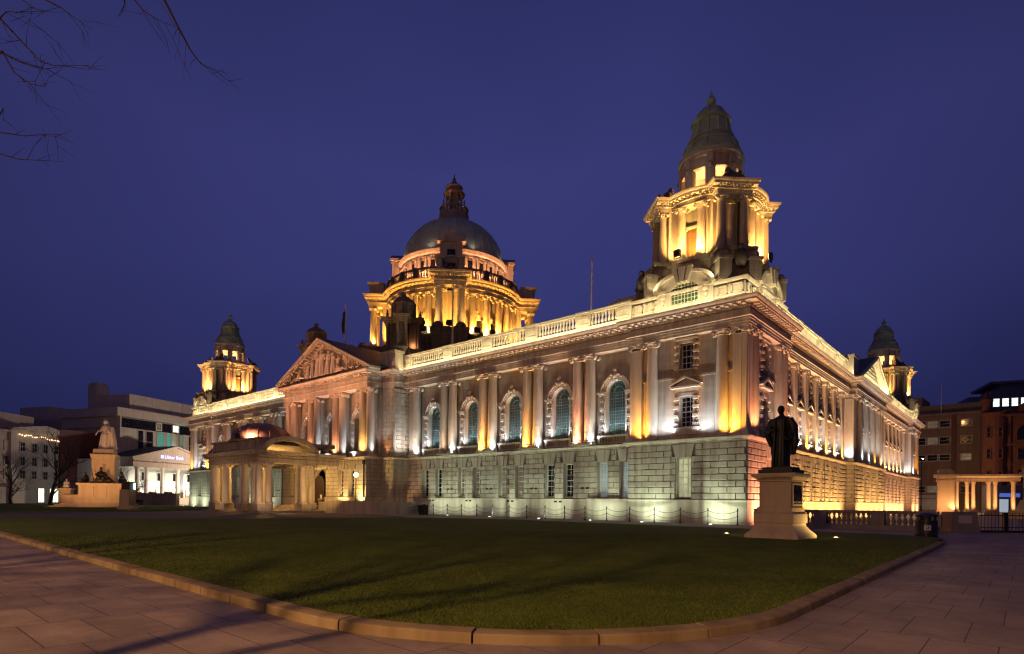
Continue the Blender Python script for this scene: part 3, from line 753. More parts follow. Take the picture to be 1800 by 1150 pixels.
# colonnade
co = MB()
co.lathe([(2.55,18.3),(2.55,22.2)], n=32, cap=False)
for k in range(4):
    th = PI/4+k*PI/2
    co.M = Matrix.Rotation(th, 4, 'Z'); co.box(2.3,3.2,-.62,.62,18.4,22.2); co.box(2.3,3.5,-1.25,-.95,18.4,22.2); co.box(2.3,3.5,.95,1.25,18.4,22.2)
    co.box(2.3,3.3,-1.2,1.2,21.9,22.2)
    co.M = Matrix.Rotation(th+PI/4, 4, 'Z')
    for t in (-.98,.98): co.box(2.3,2.8,t-.16,t+.16,18.4,22.2)
    co.box(2.4,2.72,-.68,.68,20.75,20.95)
co.M = Matrix()
co.build('tower_core', TOWERST, T)
OAK = plain('brown_oak', (.16,.075,.03), .5, 0, .3, 3)
for k in range(4):
    dr = MB()
    dr.M = Matrix.Rotation(k*PI/2, 4, 'Z')
    dr.box(2.5,2.64,-.52,.52,18.4,20.75)
    for t in (-.25,.25):
        for za, zb in ((18.6,19.5),(19.65,20.6)): dr.box(2.62,2.67,t-.18,t+.18,za,zb)
    dr.build('tower_door', OAK, T, 0)
en = MB(); OUT = lobed(3.55,4.12,1.2)
en.sweep(OUT, [(-1.3,22.1),(0,22.1),(0,22.26),(.04,22.26),(.04,22.4),(.1,22.44),(.1,22.5),(.02,22.52),(.02,22.62),(.32,22.66),(.34,22.8),(.42,22.86),(.46,22.98),(-.3,23.06)]); en.slab(lobed(3.4,4.0,1.1), 22.8, 23.1)
for i in range(len(OUT)):
    p = Vector(OUT[i]); q = Vector(OUT[(i+1)%len(OUT)]); d = q-p; ln = d.length; d.normalize(); nr = Vector((d.y,-d.x)); n = max(1,int(ln/.24))
    for k in range(n):
        c = p+d*ln*(k+.5)/n+nr*.14; en.M = Matrix.Translation((c.x,c.y,0)) @ Matrix.Rotation(math.atan2(d.y,d.x), 4, 'Z'); en.box(-.06,.06,-.14,.14,22.53,22.66)
en.M = Matrix(); en.build('tower_entablature', TOWERST, T, 20)
TC = column('column', .29, 3.68, T, TOWERST, 16); first = True
for k in range(4):
    th = PI/4+k*PI/2
    for (r, a, ts) in ((3.78,th,(-.8,.8)),(3.2,th+PI/4,(-.72,.72))):
        for t in ts:
            x, y = polar(r, a, t)
            c = TC if first else copy_tree(TC, T); first = False
            c.location = (x, y, 18.44); c.rotation_euler = (0,0,a+PI/2)
# upper drum with eight square openings
dm = MB(); nseg = 8
dm.lathe([(2.6,22.9),(2.6,23.4),(2.4,23.5)], n=32); R0, R1 = 2.08, 1.74
dm.lathe([(R0,23.4),(R0,23.85)], n=32, cap=False); dm.lathe([(R0,25.25),(R0,26.2)], n=32, cap=False); dm.lathe([(R1,23.4),(R1,23.85)], n=32, cap=False); dm.lathe([(R1,25.25),(R1,26.2)], n=32, cap=False)
for k in range(nseg):
    a = 2*PI*k/nseg; hw = .46/R0
    for (ra) in (R0, R1):
        ang = [a+hw+(2*PI/nseg-2*hw)*j/4 for j in range(5)]
        dm.add([(ra*math.cos(t),ra*math.sin(t),z) for z in (23.85,25.25) for t in ang], [(j,j+1,6+j,5+j) for j in range(4)])
    for s in (-1,1):
        t = a+s*hw; dm.add([(R0*math.cos(t),R0*math.sin(t),23.85),(R1*math.cos(t),R1*math.sin(t),23.85),(R1*math.cos(t),R1*math.sin(t),25.25),(R0*math.cos(t),R0*math.sin(t),25.25)],[(0,1,2,3)])
    for z in (23.85,25.25):
        aa = [a-hw, a, a+hw]; dm.add([(r*math.cos(t),r*math.sin(t),z) for r in (R0,R1) for t in aa],[(0,1,4,3),(1,2,5,4)])
    x, y = polar(2.08, a+PI/nseg); dm.M = Matrix.Translation((x,y,0)) @ Matrix.Rotation(a+PI/nseg, 4, 'Z'); dm.box(-.1,.14,-.26,.26,23.5,26.0); dm.box(-.1,.18,-.2,.2,25.5,26.1); dm.ball((.16,0,25.2),.16,6,4,(1,1,1.6)); dm.M = Matrix()
dm.sweep([polar(R0, 2*PI*j/32) for j in range(32)], [(0,26.0),(.14,26.04),(.16,26.2),(.26,26.28),(.26,26.36),(-.4,26.4)])
dm.slab([polar(2.0, 2*PI*j/32) for j in range(32)], 26.15, 26.35)
dm.build('tower_drum', stone('drum_stone', (.38,.32,.27), streak=.5), T)
cp = MB()
cp.lathe([(2.3,26.36),(2.34,26.48),(2.2,26.54),(2.14,26.72),(2.18,26.8),(2.06,26.86),(2.0,27.1),(1.9,27.38),(1.98,27.42),(1.96,27.5),(1.78,27.54),(1.66,27.78),(1.54,27.94),(1.66,27.98),(1.66,28.08),(1.4,28.14),(1.36,28.22),(1.24,29.25),(1.42,29.32),(1.42,29.42),(1.2,29.46),(1.14,29.7),(1.0,30.02),(.76,30.3),(.48,30.48),(.34,30.56),(.2,30.62),(.19,30.85),(.32,30.98),(.35,31.12),(.22,31.32),(.15,31.36),(.04,31.8)], n=24)
for k in range(12):
    a = 2*PI*(k+.5)/12
    cp.tube([(r*math.cos(a),r*math.sin(a),z) for r, z in ((1.39,28.2),(1.27,29.25))], .085, 6); cp.tube([(r*math.cos(a),r*math.sin(a),z) for r, z in ((1.21,29.46),(1.15,29.7),(1.01,30.02),(.77,30.3),(.49,30.48))], .05, 5)
    cp.tube([(r*math.cos(a),r*math.sin(a),z) for r, z in ((2.08,26.86),(2.02,27.1),(1.92,27.38))], .055, 5); cp.tube([(r*math.cos(a),r*math.sin(a),z) for r, z in ((1.79,27.54),(1.68,27.78),(1.56,27.94))], .05, 5)
cp.build('cupola', COPPER, T)
TOW = [(-4.4,4.4),(-L1+4.4,4.4),(-4.4,L2-4.4),(-L1+4.4,L2-4.4)]
T.location = (*TOW[0],0)
for x, y in TOW[1:3]: copy_tree(T, CH, (x,y,0))

# ================================================================== dome
DX, DY = -45.0, 16.5
D = thing('dome', None, None, (DX,DY,0)); D.parent = CH
bs = MB(); LB = lobed(9.0,11.9,2.15,16)
bs.sweep(LB, [(-.2,13),(-.2,19.9),(-.1,20.1),(0,20.3),(0,20.9),(.12,21.0),(.16,21.3),(-1,21.4)]); bs.slab(lobed(8.9,11.8,2.1,16), 20.8, 21.35)
for k in range(4):
    th = PI/4+k*PI/2
    for j in range(-2,3):
        if j == 0: continue
    bs.M = Matrix.Rotation(th,4,'Z'); bs.box(11.6,12.05,-1.0,1.0,19.3,20.6); bs.M = Matrix()
    for t in (-1.3,1.3): x, y = polar(11.7, th, t); bs.ball((x,y,21.5), .62, 10, 6, (1,1,.75))
    for d_ in (24,38,52,66):
        a = th+rad(d_); x, y = polar(8.7,a); bs.ball((x,y,21.5), .5, 8, 5, (1,1,.7))
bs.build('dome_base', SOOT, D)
core = MB(); core.lathe([(7.3,21.2),(7.3,21.9),(7.2,22.0),(7.2,26.7)], n=64, cap=False)
for k in range(4):
    th = PI/4+k*PI/2
    core.M = Matrix.Rotation(th,4,'Z'); core.box(7.0,8.4,-1.7,1.7,21.3,26.7); core.box(8.3,9.1,-1.75,-1.3,21.3,26.7); core.box(8.3,9.1,1.3,1.75,21.3,26.7); core.M = Matrix()
    for d_ in (25,45,65):       # aedicule niches
        a = th+rad(d_); core.M = Matrix.Rotation(a-PI/2+PI,4,'Z') @ Matrix.Translation((0,-7.2,0))
        core.box(-.75,-.5,-.25,.1,21.8,23.7); core.box(.5,.75,-.25,.1,21.8,23.7); core.box(-.95,.95,-.35,.1,23.7,23.9)
        core.prism([(-1.05,23.9),(1.05,23.9),(0,24.6)], -.35, .1); core.ball((0,-.2,24.8),.25,8,5); core.box(-1,1,-.3,.1,21.4,21.8)
        core.M = Matrix()
core.build('dome_core', TOWERST, D)
nic = MB()
for k in range(4):
    for d_ in (25,45,65):
        a = PI/4+k*PI/2+rad(d_); nic.M = Matrix.Rotation(a+PI/2,4,'Z') @ Matrix.Translation((0,-7.2,0)); nic.add([(-.5,-.06,21.8),(.5,-.06,21.8),(.5,-.06,23.7),(-.5,-.06,23.7)],[(0,1,2,3)])
nic.build('niche_pane', GDARK, D, 0)
en = MB(); OUT = lobed(8.65,10.9,1.85,18)
en.sweep(OUT, [(-1.4,26.55),(0,26.55),(0,26.8),(.06,26.8),(.06,27.0),(.14,27.06),(.14,27.14),(.02,27.18),(.02,27.5),(.1,27.54),(.5,27.62),(.52,27.8),(.64,27.88),(.7,28.05),(-.4,28.15)]); en.slab(lobed(8.5,10.8,1.8,16), 27.6, 28.12)
for i in range(len(OUT)):
    p = Vector(OUT[i]); q = Vector(OUT[(i+1)%len(OUT)]); d = q-p; ln = d.length; d.normalize(); nr = Vector((d.y,-d.x)); n = max(1,int(ln/.36))
    for k in range(n):
        c = p+d*ln*(k+.5)/n+nr*.26; en.M = Matrix.Translation((c.x,c.y,0)) @ Matrix.Rotation(math.atan2(d.y,d.x), 4, 'Z'); en.box(-.09,.09,-.2,.2,27.48,27.62)
en.M = Matrix(); en.build('dome_entablature', TOWERST, D, 20)
DC = column('column', .46, 5.2, D, TOWERST, 16); first = True
for k in range(4):
    th = PI/4+k*PI/2
    for (r, a, ts) in [(10.35,th,(-1.3,1.3))]+[(8.25,th+rad(d_),(0,)) for d_ in (19,32,45,58,71)]:
        for t in ts:
            x, y = polar(r, a, t); c = DC if first else copy_tree(DC, D); first = False
            c.location = (x,y,21.36); c.rotation_euler = (0,0,a+PI/2)
# terrace balustrade
bl = MB(); Rb = 8.55
C64 = [polar(Rb, 2*PI*j/64) for j in range(64)]
bl.sweep(C64, [(-.15,28.1),(.15,28.1),(.15,28.35),(-.15,28.35)]); bl.sweep(C64, [(-.16,29.3),(.16,29.3),(.2,29.5),(-.2,29.5),(-.16,29.3)])
for j in range(24):
    a = 2*PI*j/24; bl.M = Matrix.Rotation(a,4,'Z'); bl.box(Rb-.25,Rb+.25,-.28,.28,28.1,29.55)
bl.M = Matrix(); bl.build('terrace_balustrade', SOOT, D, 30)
bb = MB()
for j in range(24):
    for i in range(5):
        a = 2*PI*(j+.18+.16*i)/24; x, y = polar(Rb, a); bb.lathe([(.09,28.35),(.13,28.6),(.05,28.95),(.1,29.3)], x, y, 6)
q = bb.build('balusters', TOWERST, D); q['kind'] = 'stuff'
# attic storey
atc = MB(); Ra = 6.75
atc.lathe([(Ra,27.9),(Ra,32.0)], n=64, cap=False)
for j in range(28):
    a = 2*PI*(j+.5)/28; atc.M = Matrix.Rotation(a,4,'Z')
    for t in (-.26,.26): atc.box(Ra-.1,Ra+.28,t-.17,t+.17,28.1,31.6); atc.box(Ra-.1,Ra+.34,t-.21,t+.21,31.2,31.6)
    atc.box(Ra-.1,Ra+.4,-.5,.5,28.1,28.6)
for j in range(28):
    atc.M = Matrix.Rotation(2*PI*j/28,4,'Z')
    for a_ in ((-.45,-.34,29.8,31.25),(.34,.45,29.8,31.25),(-.5,.5,31.2,31.32),(-.5,.5,29.7,29.85)): atc.box(Ra-.1,Ra+.14,*a_)
atc.M = Matrix()
C64 = [polar(Ra, 2*PI*j/64) for j in range(64)]
atc.sweep(C64, [(0,31.55),(.25,31.55),(.25,31.8),(.5,31.9),(.6,32.15),(.66,32.3),(-.3,32.5)])
for k in range(4):
    th = PI/4+k*PI/2; atc.M = Matrix.Rotation(th+PI/2,4,'Z') @ Matrix.Translation((0,-8.0,0))
    for x0, x1 in ((-1.35,-.5),(.5,1.35)): atc.box(x0,x1,0,1.6,28.1,33.0)
    atc.box(-.5,.5,0,1.6,30.2,30.9); atc.box(-.5,.5,0,1.6,31.9,33.0); atc.box(-.5,.5,.3,1.6,28.1,30.2)
    atc.box(-1.55,1.55,-.15,1.6,30.15,30.4); atc.box(-1.7,1.7,-.25,1.7,32.75,33.05)
    for i in range(10):
        a0, a1 = PI*i/10, PI*(i+1)/10; atc.prism([(-1.0*math.cos(a0),30.35+.55*math.sin(a0)),(-1.0*math.cos(a1),30.35+.55*math.sin(a1)),(-1.2*math.cos(a1),30.35+.72*math.sin(a1)),(-1.2*math.cos(a0),30.35+.72*math.sin(a0))], -.25, .1)
    atc.prism([(-1.75,33.05),(1.75,33.05),(0,34.1)], -.25, 1.6); atc.M = Matrix()
    # curved buttress and broken-pediment blocks on the lobes
    atc.M = Matrix.Rotation(th,4,'Z'); atc.box(9.0,10.9,-1.6,-1.0,28.1,29.6); atc.box(9.0,10.9,1.0,1.6,28.1,29.6); atc.box(8.9,11.1,-1.75,-.85,29.6,29.85); atc.box(8.9,11.1,.85,1.75,29.6,29.85); atc.M = Matrix()
    for t in (-1.2,1.2):
        for r_, z_, q_ in ((8.5,29.2,.5),(8.2,30.2,.4)): x, y = polar(r_,th,t); atc.ball((x,y,z_),q_,8,5)
atc.build('dome_attic', TOWERST, D)
dwn = MB(); dwn.box(Ra,Ra+.06,-.34,.34,29.9,31.15); w0 = dwn.build('attic_window', GDARK, D, 0)
for j in range(1,28):
    c = w0.copy(); COL.objects.link(c); c.rotation_euler = (0,0,2*PI*j/28)
for k in range(4):
    dwn = MB(); th = PI/4+k*PI/2; dwn.M = Matrix.Rotation(th+PI/2,4,'Z') @ Matrix.Translation((0,-8.0,0)); dwn.box(-.45,.45,.3,.36,30.9,31.9); dwn.box(-.5,.5,.2,.28,28.3,30.1)
    dwn.build('lobe_window', GDARK, D, 0)
shell = MB(); prof = []
for i in range(21):
    t = i/20*rad(76); prof.append((6.75*math.cos(t)**.92, 32.45+6.0*math.sin(t)/math.sin(rad(76))))
shell.lathe([(7.05,32.3),(7.05,32.5),(6.85,32.55)]+prof, n=72)
for k in range(36):
    a = 2*PI*k/36; shell.tube([(r*math.cos(a),r*math.sin(a),z) for r, z in prof[::2]], .085, 5)
shell.build('dome_shell', DOMECOP, D)
ln = MB()
ln.lathe([(2.7,37.5),(2.6,38.1),(2.35,38.5),(2.1,39.0),(1.95,39.5),(2.0,39.6),(1.98,39.75),(1.6,39.8)], n=24)
for k in range(24): x, y = polar(1.8,2*PI*k/24); ln.lathe([(.07,39.75),(.11,39.95),(.06,40.4)], x, y, 6)
ln.lathe([(1.95,40.4),(1.98,40.55),(1.65,40.6),(1.65,40.4)], n=24, cap=False)
ln.lathe([(.72,39.7),(.72,42.6)], n=12)
for k in range(8):
    x, y = polar(1.05, 2*PI*(k+.5)/8); ln.lathe([(.2,39.8),(.18,40.6),(.15,40.8),(.14,42.2),(.2,42.4)], x, y, 8)
    x, y = polar(1.5, 2*PI*(k+.5)/8); ln.lathe([(.17,40.5),(.2,40.8),(.08,41.0),(.13,41.3),(.02,41.7)], x, y, 8)
ln.lathe([(1.2,42.35),(1.42,42.45),(1.46,42.62),(1.1,42.72),(.98,43.0),(.98,43.3),(1.15,43.4),(1.17,43.52),(.95,43.62),(.7,43.85),(.42,44.1),(.26,44.4),(.2,44.5),(.24,44.65),(.12,44.8),(.04,45.4)], n=20)
ln.build('lantern', stone('lantern_stone', (.34,.26,.18), streak=.5), D)

# ================================================================== small flanking cupolas, chimneys
CU = thing('roof_cupola', None, None); CU.parent = CH
c1 = MB(); LO = lobed(1.15,1.95,.62,5)
c1.sweep(LO, [(.12,14.6),(.12,16.9),(.2,17.0),(.2,17.15),(-.4,17.2)])
c1.sweep(LO, [(-.6,20.2),(0,20.2),(0,20.4),(.05,20.45),(.05,20.6),(.22,20.7),(.26,20.9),(-.4,21.0)]); c1.slab(LO, 20.6, 20.95)
c1.lathe([(.62,17.1),(.62,20.3)], n=8)
for k in range(4):
    th = PI/4+k*PI/2; c1.M = Matrix.Rotation(th,4,'Z'); c1.box(.6,1.4,-.5,.5,17.1,20.25); c1.M = Matrix()
    for t in (-.4,.4): x, y = polar(1.62,th,t); c1.lathe([(.26,17.15),(.22,17.3),(.19,17.4),(.17,19.9),(.24,20.1),(.24,20.22)], x, y, 10)
    x, y = polar(1.72,th); c1.lathe([(.2,20.95),(.26,21.15),(.1,21.3),(.18,21.5),(.05,21.7),(.08,21.8),(.02,22.0)], x, y, 8)
c1.lathe([(1.3,20.95),(1.3,21.2),(1.2,21.25),(1.2,22.5),(1.36,22.6),(1.3,22.75),(.95,23.2),(.5,23.5),(.3,23.6),(.24,23.9),(.34,24.0),(.2,24.15)], n=8)
for k in range(8): x, y = polar(1.2,2*PI*k/8); c1.lathe([(.1,21.2),(.1,22.5)], x, y, 6)
c1.build('cupola_body', SOOT, CU)
CUP = [(-36.3,1.3),(-53.6,1.3)]
CU.scale = (1,1,.88); CU.location = (*CUP[0],2.05); copy_tree(CU, CH, (*CUP[1],2.05))
cm = MB()
for x, y, s in ((-13.2,7.5,1),(-75.5,9,1)):
    cm.box(x-1.1,x+1.1,y-.7,y+.7,14.4,18.6); cm.box(x-1.25,x+1.25,y-.85,y+.85,18.6,18.85)
    for k in range(4): cm.lathe([(.2,18.85),(.24,19.3),(.18,19.3)], x-.8+k*.53, y, 8)
cm.build('chimney', STONE, CH)

# ================================================================== porte-cochere
PC = thing('porte_cochere', None, None, (-45,-9.7,0)); PC.parent = CH
HX, HY = 4.6, 2.2
m = MB()
# corner blocks carry coupled columns; open arches on both carriage sides
m.box(-HX-.5,HX+.5,-HY-.4,HY+3.6,-.3,.22)
cols = []
for sx in (-1,1):
    for sy, y in ((-1,-HY+.0),(1,HY)):
        m.box(sx*HX-.75,sx*HX+.75,y-.75,y+.75,.2,.85)
        for dx, dy in ((-.46,-.46),(.46,-.46),(sx*.46,.46)): cols.append((sx*HX+dx,y+dy))
for x in (-1.9,1.9):
    m.box(x-.5,x+.5,-HY-.9,-HY+.1,.2,.85); cols += [(x-.3,-HY-.42),(x+.3,-HY-.42)]
EB = [(-HX-.8,-HY-.8),(HX+.8,-HY-.8),(HX+.8,HY+3.3),(-HX-.8,HY+3.3)]
m.sweep(EB, [(-1.6,4.75),(0,4.75),(0,5.0),(.05,5.0),(.05,5.15),(.0,5.2),(.0,5.42),(.1,5.46),(.42,5.56),(.45,5.72),(.52,5.82),(-.3,5.9)])
for i in range(60): m.box(-HX-.7+i*.212,-HX-.6+i*.212,-HY-1.1,-HY-.75,5.4,5.54)
for i in range(42): m.box(HX+.75,HX+1.1,-HY-.7+i*.212,-HY-.6+i*.212,5.4,5.54)
# attic and segmental carriage gables
m.box(-HX-.5,HX+.5,-HY-.5,-HY+.2,5.85,6.9); m.box(-HX-.7,HX+.7,-HY-.7,-HY+.3,6.9,7.05)
m.box(-HX-.2,HX+.2,-HY,HY+3.2,6.5,6.9)
for x in (-3.6,0,3.6): m.box(x-.9,x+.9,-HY-.62,-HY-.4,6.1,6.75)
m.M = ROT90
for i in range(18):
    a0, a1 = PI*i/18, PI*(i+1)/18; r0, r1 = 2.55, 3.15; zc = 5.35
    pts = lambda r, q: [(-r*math.cos(a0),zc+q*math.sin(a0)),(-r*math.cos(a1),zc+q*math.sin(a1))]
    A = pts(r0,1.5); B = pts(r1,1.95)
    for sgn in (-1,1):
        ya, yb2 = sorted((sgn*(HX+1.25), sgn*(HX-.2))); m.prism([A[0],A[1],B[1],B[0]], ya, yb2)
    a = PI*(i+.5)/18; m.box(-2.95*math.cos(a)-.07,-2.95*math.cos(a)+.07,-HX-1.33,-HX-1.2,zc+1.78*math.sin(a)-.08,zc+1.78*math.sin(a)+.08)
    m.add([(A[0][0],-HX-.2,A[0][1]),(A[1][0],-HX-.2,A[1][1]),(A[1][0],HX+.2,A[1][1]),(A[0][0],HX+.2,A[0][1])],[(0,1,2,3)])
m.M = Matrix()
# steps, balustrade ramp and doorway wall towards the portico
for k in range(5): m.box(-2.6+.0,2.6,2.0+.32*k,6.0,.2+.1*k,.3+.1*k)
m.build('porte_cochere_body', stone('porch_stone', (.36,.31,.26), streak=.55), PC, 20)
pc = column('column', .30, 3.9, PC, STONE, 16); first = True
for x, y in cols:
    c = pc if first else copy_tree(pc, PC); first = False; c.location = (x,y,.85)
dmm = MB(); dmm.lathe([(3.05,6.9),(3.1,7.1),(2.95,7.2)]+[(2.9*math.cos(rad(t)),7.2+1.75*math.sin(rad(t))) for t in range(4,90,6)]+[(.1,8.97)], n=32)
for k in range(16): a = 2*PI*(k+.5)/16; dmm.tube([(2.9*math.cos(rad(t))*math.cos(a),2.9*math.cos(rad(t))*math.sin(a),7.2+1.75*math.sin(rad(t))) for t in range(4,86,9)], .05, 5)
dmm.build('porch_dome', plain('porch_copper', (.26,.15,.11), .45, .4, .35, 2), PC)
dd = MB(); dd.prism([(-1.05,.3),(1.05,.3)]+[(1.05*math.cos(PI*i/12),2.9+1.05*math.sin(PI*i/12)) for i in range(13)], 6.45, 6.55)
dd.build('entrance_door', plain('dark_door', (.03,.018,.012), .4, 0, .2, 3), PC, 0)
nt_ = MB(); nt_.box(.3,.7,6.42,6.44,1.4,1.85); nt_.build('door_notice', FRAME, PC, 0)
# side ramp wall with iron-railed steps
rw = MB()
rw.prism([(-40.9,-.2),(-31.4,-.2),(-31.4,1.2),(-38.0,1.25),(-40.9,1.05)], -5.6, -5.2); rw.box(-31.8,-31.4,-5.15,-.9,-.2,1.15)
rw.lathe([(.22,-.2),(.22,1.2),(.3,1.3),(.3,1.42)], -41.0, -5.4, 10)
rw.build('ramp_wall', STONE, CH)

# flagpoles on the roof
def flagpole(x, y, z0, z1, label, flag=False):
    t = thing('flagpole', label, 'flagpole', (x,y,z0), 0, 'flagpoles on the city hall roof')
    p = MB(); p.tube([(0,0,0),(0,0,(z1-z0)*.6),(0,0,z1-z0)], [.11,.09,.06], 8); p.lathe([(.12,0),(.12,.3),(.08,.35)], 0, 0, 10); p.build('pole', FRAME, t)
    k = MB(); k.ball((0,0,z1-z0+.06), .09, 8, 6); k.build('finial', BRASS, t)
    if flag:
        f = MB(); secs = []; n = 9; H = z1-z0
        vs = []; fs = []
        for i in range(n):
            for j in range(8):
                u = i/(n-1); v = j/7
                vs.append((-.06-u*.55-.1*math.sin(v*5), .14*math.sin(u*9+v*3), H-.5-v*2.3-u*.75))
        for i in range(n-1):
            for j in range(7): fs.append((i*8+j,(i+1)*8+j,(i+1)*8+j+1,i*8+j+1))
        f.add(vs, fs); o = f.build('flag', plain('flag_cloth', (.03,.02,.05), .8, 0, .8, 2.5), t); o['label'] = 'dark flag hanging limp against the pole'
        sd = o.modifiers.new('s','SOLIDIFY'); sd.thickness = .02
flagpole(-16.6, 7.2, 14.4, 23.4, 'bare white flagpole rising behind the roof balustrade beside the large near corner tower')
flagpole(-60.0, 4.0, 14.4, 21.0, 'short bare flagpole left of the pediment above the left wing')
flagpole(-47.0, 1.2, 18.3, 24.3, 'flagpole on the portico roof with a limp dark flag', True)
flagpole(-34.0, 6.2, 14.4, 25.5, 'thin pole standing in front of the great dome base')

# ================================================================== GROUND
def paving():
    m, nt, b = _mat('stone_paving'); L = nt.links.new
    g = N(nt,'ShaderNodeNewGeometry'); s = N(nt,'ShaderNodeSeparateXYZ'); L(g.outputs['Position'], s.inputs[0])
    def brick(u, v):
        c = N(nt,'ShaderNodeCombineXYZ'); L(s.outputs[u], c.inputs[0]); L(s.outputs[v], c.inputs[1])
        k = N(nt,'ShaderNodeTexBrick'); k.inputs['Scale'].default_value = 1; k.inputs['Brick Width'].default_value = .56; k.inputs['Row Height'].default_value = 1.32
        k.inputs['Mortar Size'].default_value = .008; k.inputs['Mortar Smooth'].default_value = .6; k.inputs['Bias'].default_value = 0
        k.inputs['Color1'].default_value = (.345,.27,.222,1); k.inputs['Color2'].default_value = (.285,.226,.19,1); k.inputs['Mortar'].default_value = (.045,.036,.034,1)
        L(c.outputs[0], k.inputs['Vector']); return k
    k1, k2 = brick('Y','X'), brick('X','Y')
    gt = N(nt,'ShaderNodeMath', operation='GREATER_THAN'); gt.inputs[1].default_value = 10.4; L(s.outputs['X'], gt.inputs[0])
    mx = N(nt,'ShaderNodeMixRGB'); L(gt.outputs[0], mx.inputs[0]); L(k1.outputs['Color'], mx.inputs[1]); L(k2.outputs['Color'], mx.inputs[2])
    n1 = N(nt,'ShaderNodeTexNoise'); n1.inputs['Scale'].default_value = .8; n1.inputs['Detail'].default_value = 8; n1.inputs['Roughness'].default_value = .7; L(g.outputs['Position'], n1.inputs['Vector'])
    r = N(nt,'ShaderNodeValToRGB'); r.color_ramp.elements[0].color = (.40,.40,.43,1); r.color_ramp.elements[1].color = (1.25,1.22,1.2,1); r.color_ramp.elements[0].position = .3; r.color_ramp.elements[1].position = .7; L(n1.outputs['Fac'], r.inputs[0])
    n3 = N(nt,'ShaderNodeTexNoise'); n3.inputs['Scale'].default_value = 60; n3.inputs['Detail'].default_value = 3; L(g.outputs['Position'], n3.inputs['Vector'])
    r3 = N(nt,'ShaderNodeValToRGB'); r3.color_ramp.elements[0].color = (.75,.75,.75,1); r3.color_ramp.elements[1].color = (1.15,1.15,1.15,1); r3.color_ramp.elements[0].position = .35; r3.color_ramp.elements[1].position = .65; L(n3.outputs['Fac'], r3.inputs[0])
    m2 = N(nt,'ShaderNodeMixRGB', blend_type='MULTIPLY'); m2.inputs[0].default_value = 1; L(mx.outputs[0], m2.inputs[1]); L(r.outputs[0], m2.inputs[2])
    m3 = N(nt,'ShaderNodeMixRGB', blend_type='MULTIPLY'); m3.inputs[0].default_value = 1; L(m2.outputs[0], m3.inputs[1]); L(r3.outputs[0], m3.inputs[2])
    L(m3.outputs[0], b.inputs['Base Color']); b.inputs['Roughness'].default_value = .62; b.inputs['Specular IOR Level'].default_value = .35
    bp = N(nt,'ShaderNodeBump'); bp.inputs['Strength'].default_value = .3; bp.inputs['Distance'].default_value = .01; L(n3.outputs['Fac'], bp.inputs['Height']); L(bp.outputs[0], b.inputs['Normal'])
    return m
def sheet(name, pts, z, mat):
    m = MB(); m.add([(x,y,z) for x,y in pts],[tuple(range(len(pts)))]); return tag(m.build(name, mat, None, 0), None, None, None, 'structure')
sheet('ground', [(-900,-400),(700,-400),(700,900),(-900,900)], 0, paving())
ASPH = plain('drive_asphalt', (.085,.07,.065), .75, 0, .25, 2, .3, 40)
PATHM = plain('pale_path', (.27,.235,.215), .7, 0, .2, 1.2, .2, 40)
sheet('drive', [(-52,-60),(-34.5,-60),(-34.5,-34),(-33,-31.5),(-28,-26.5),(-23.8,-20.6),(-23,-15),(-22,-11.4),(-24,-7.5),(-31,-5.7),(-41,-5.7),(-41,-3.2),(-53,-3.2),(-58,-8),(-56,-12),(-50,-19),(-48.2,-26),(-48,-34)], .004, ASPH)
sheet('path', [(-31,-5.6),(-24,-7.4),(-21.6,-10.9),(-20.5,-9.4),(-13.6,-7.0),(-8,-7.4),(7.4,-7.5),(9.6,-7.2),(10.6,-9),(12.5,-2),(10.5,-1.3),(.3,-.1),(-31,-.1)], .008, PATHM)
def arc(cx, cy, r, a0, a1, n=10): return [(cx+r*math.cos(rad(a0+(a1-a0)*i/n)), cy+r*math.sin(rad(a0+(a1-a0)*i/n))) for i in range(n+1)]
front = [(-36,-33.6),(-28,-33.85),(-20,-34.0),(-10,-34.15),(0,-34.25)] + arc(7.1,-30.35,3.95,-90,0,14) + [(11.05,-24),(11.05,-16),(11.0,-12.2)]
back = arc(8.2,-10.4,2.8,-35,90,8) + [(0,-7.55),(-8,-7.5),(-13.6,-7.1),(-17.5,-8.6),(-20.2,-10.9),(-22.4,-15),(-23.3,-20.6),(-27.5,-26.2),(-32.5,-31)]
LAWN = front + back
lm = MB(); lm.slab(LAWN, -.2, .1)
def grass_mat():
    m, nt, b = _mat('lawn_turf'); L = nt.links.new
    g = N(nt,'ShaderNodeNewGeometry'); n1 = N(nt,'ShaderNodeTexNoise'); n1.inputs['Scale'].default_value = .6; n1.inputs['Detail'].default_value = 9; n1.inputs['Roughness'].default_value = .75
    L(g.outputs['Position'], n1.inputs['Vector']); r = N(nt,'ShaderNodeValToRGB'); r.color_ramp.elements[0].position = .3; r.color_ramp.elements[1].position = .72
    r.color_ramp.elements[0].color = (.055,.082,.011,1); r.color_ramp.elements[1].color = (.115,.148,.027,1); L(n1.outputs['Fac'], r.inputs[0]); L(r.outputs[0], b.inputs['Base Color'])
    b.inputs['Roughness'].default_value = .9; b.inputs['Specular IOR Level'].default_value = .1
    n2 = N(nt,'ShaderNodeTexNoise'); n2.inputs['Scale'].default_value = 45; n2.inputs['Detail'].default_value = 3; L(g.outputs['Position'], n2.inputs['Vector'])
    bp = N(nt,'ShaderNodeBump'); bp.inputs['Strength'].default_value = .4; bp.inputs['Distance'].default_value = .02; L(n2.outputs['Fac'], bp.inputs['Height']); L(bp.outputs[0], b.inputs['Normal'])
    return m
GRASS = grass_mat()
tag(lm.build('lawn', GRASS, None, 0), None, None, None, 'structure')
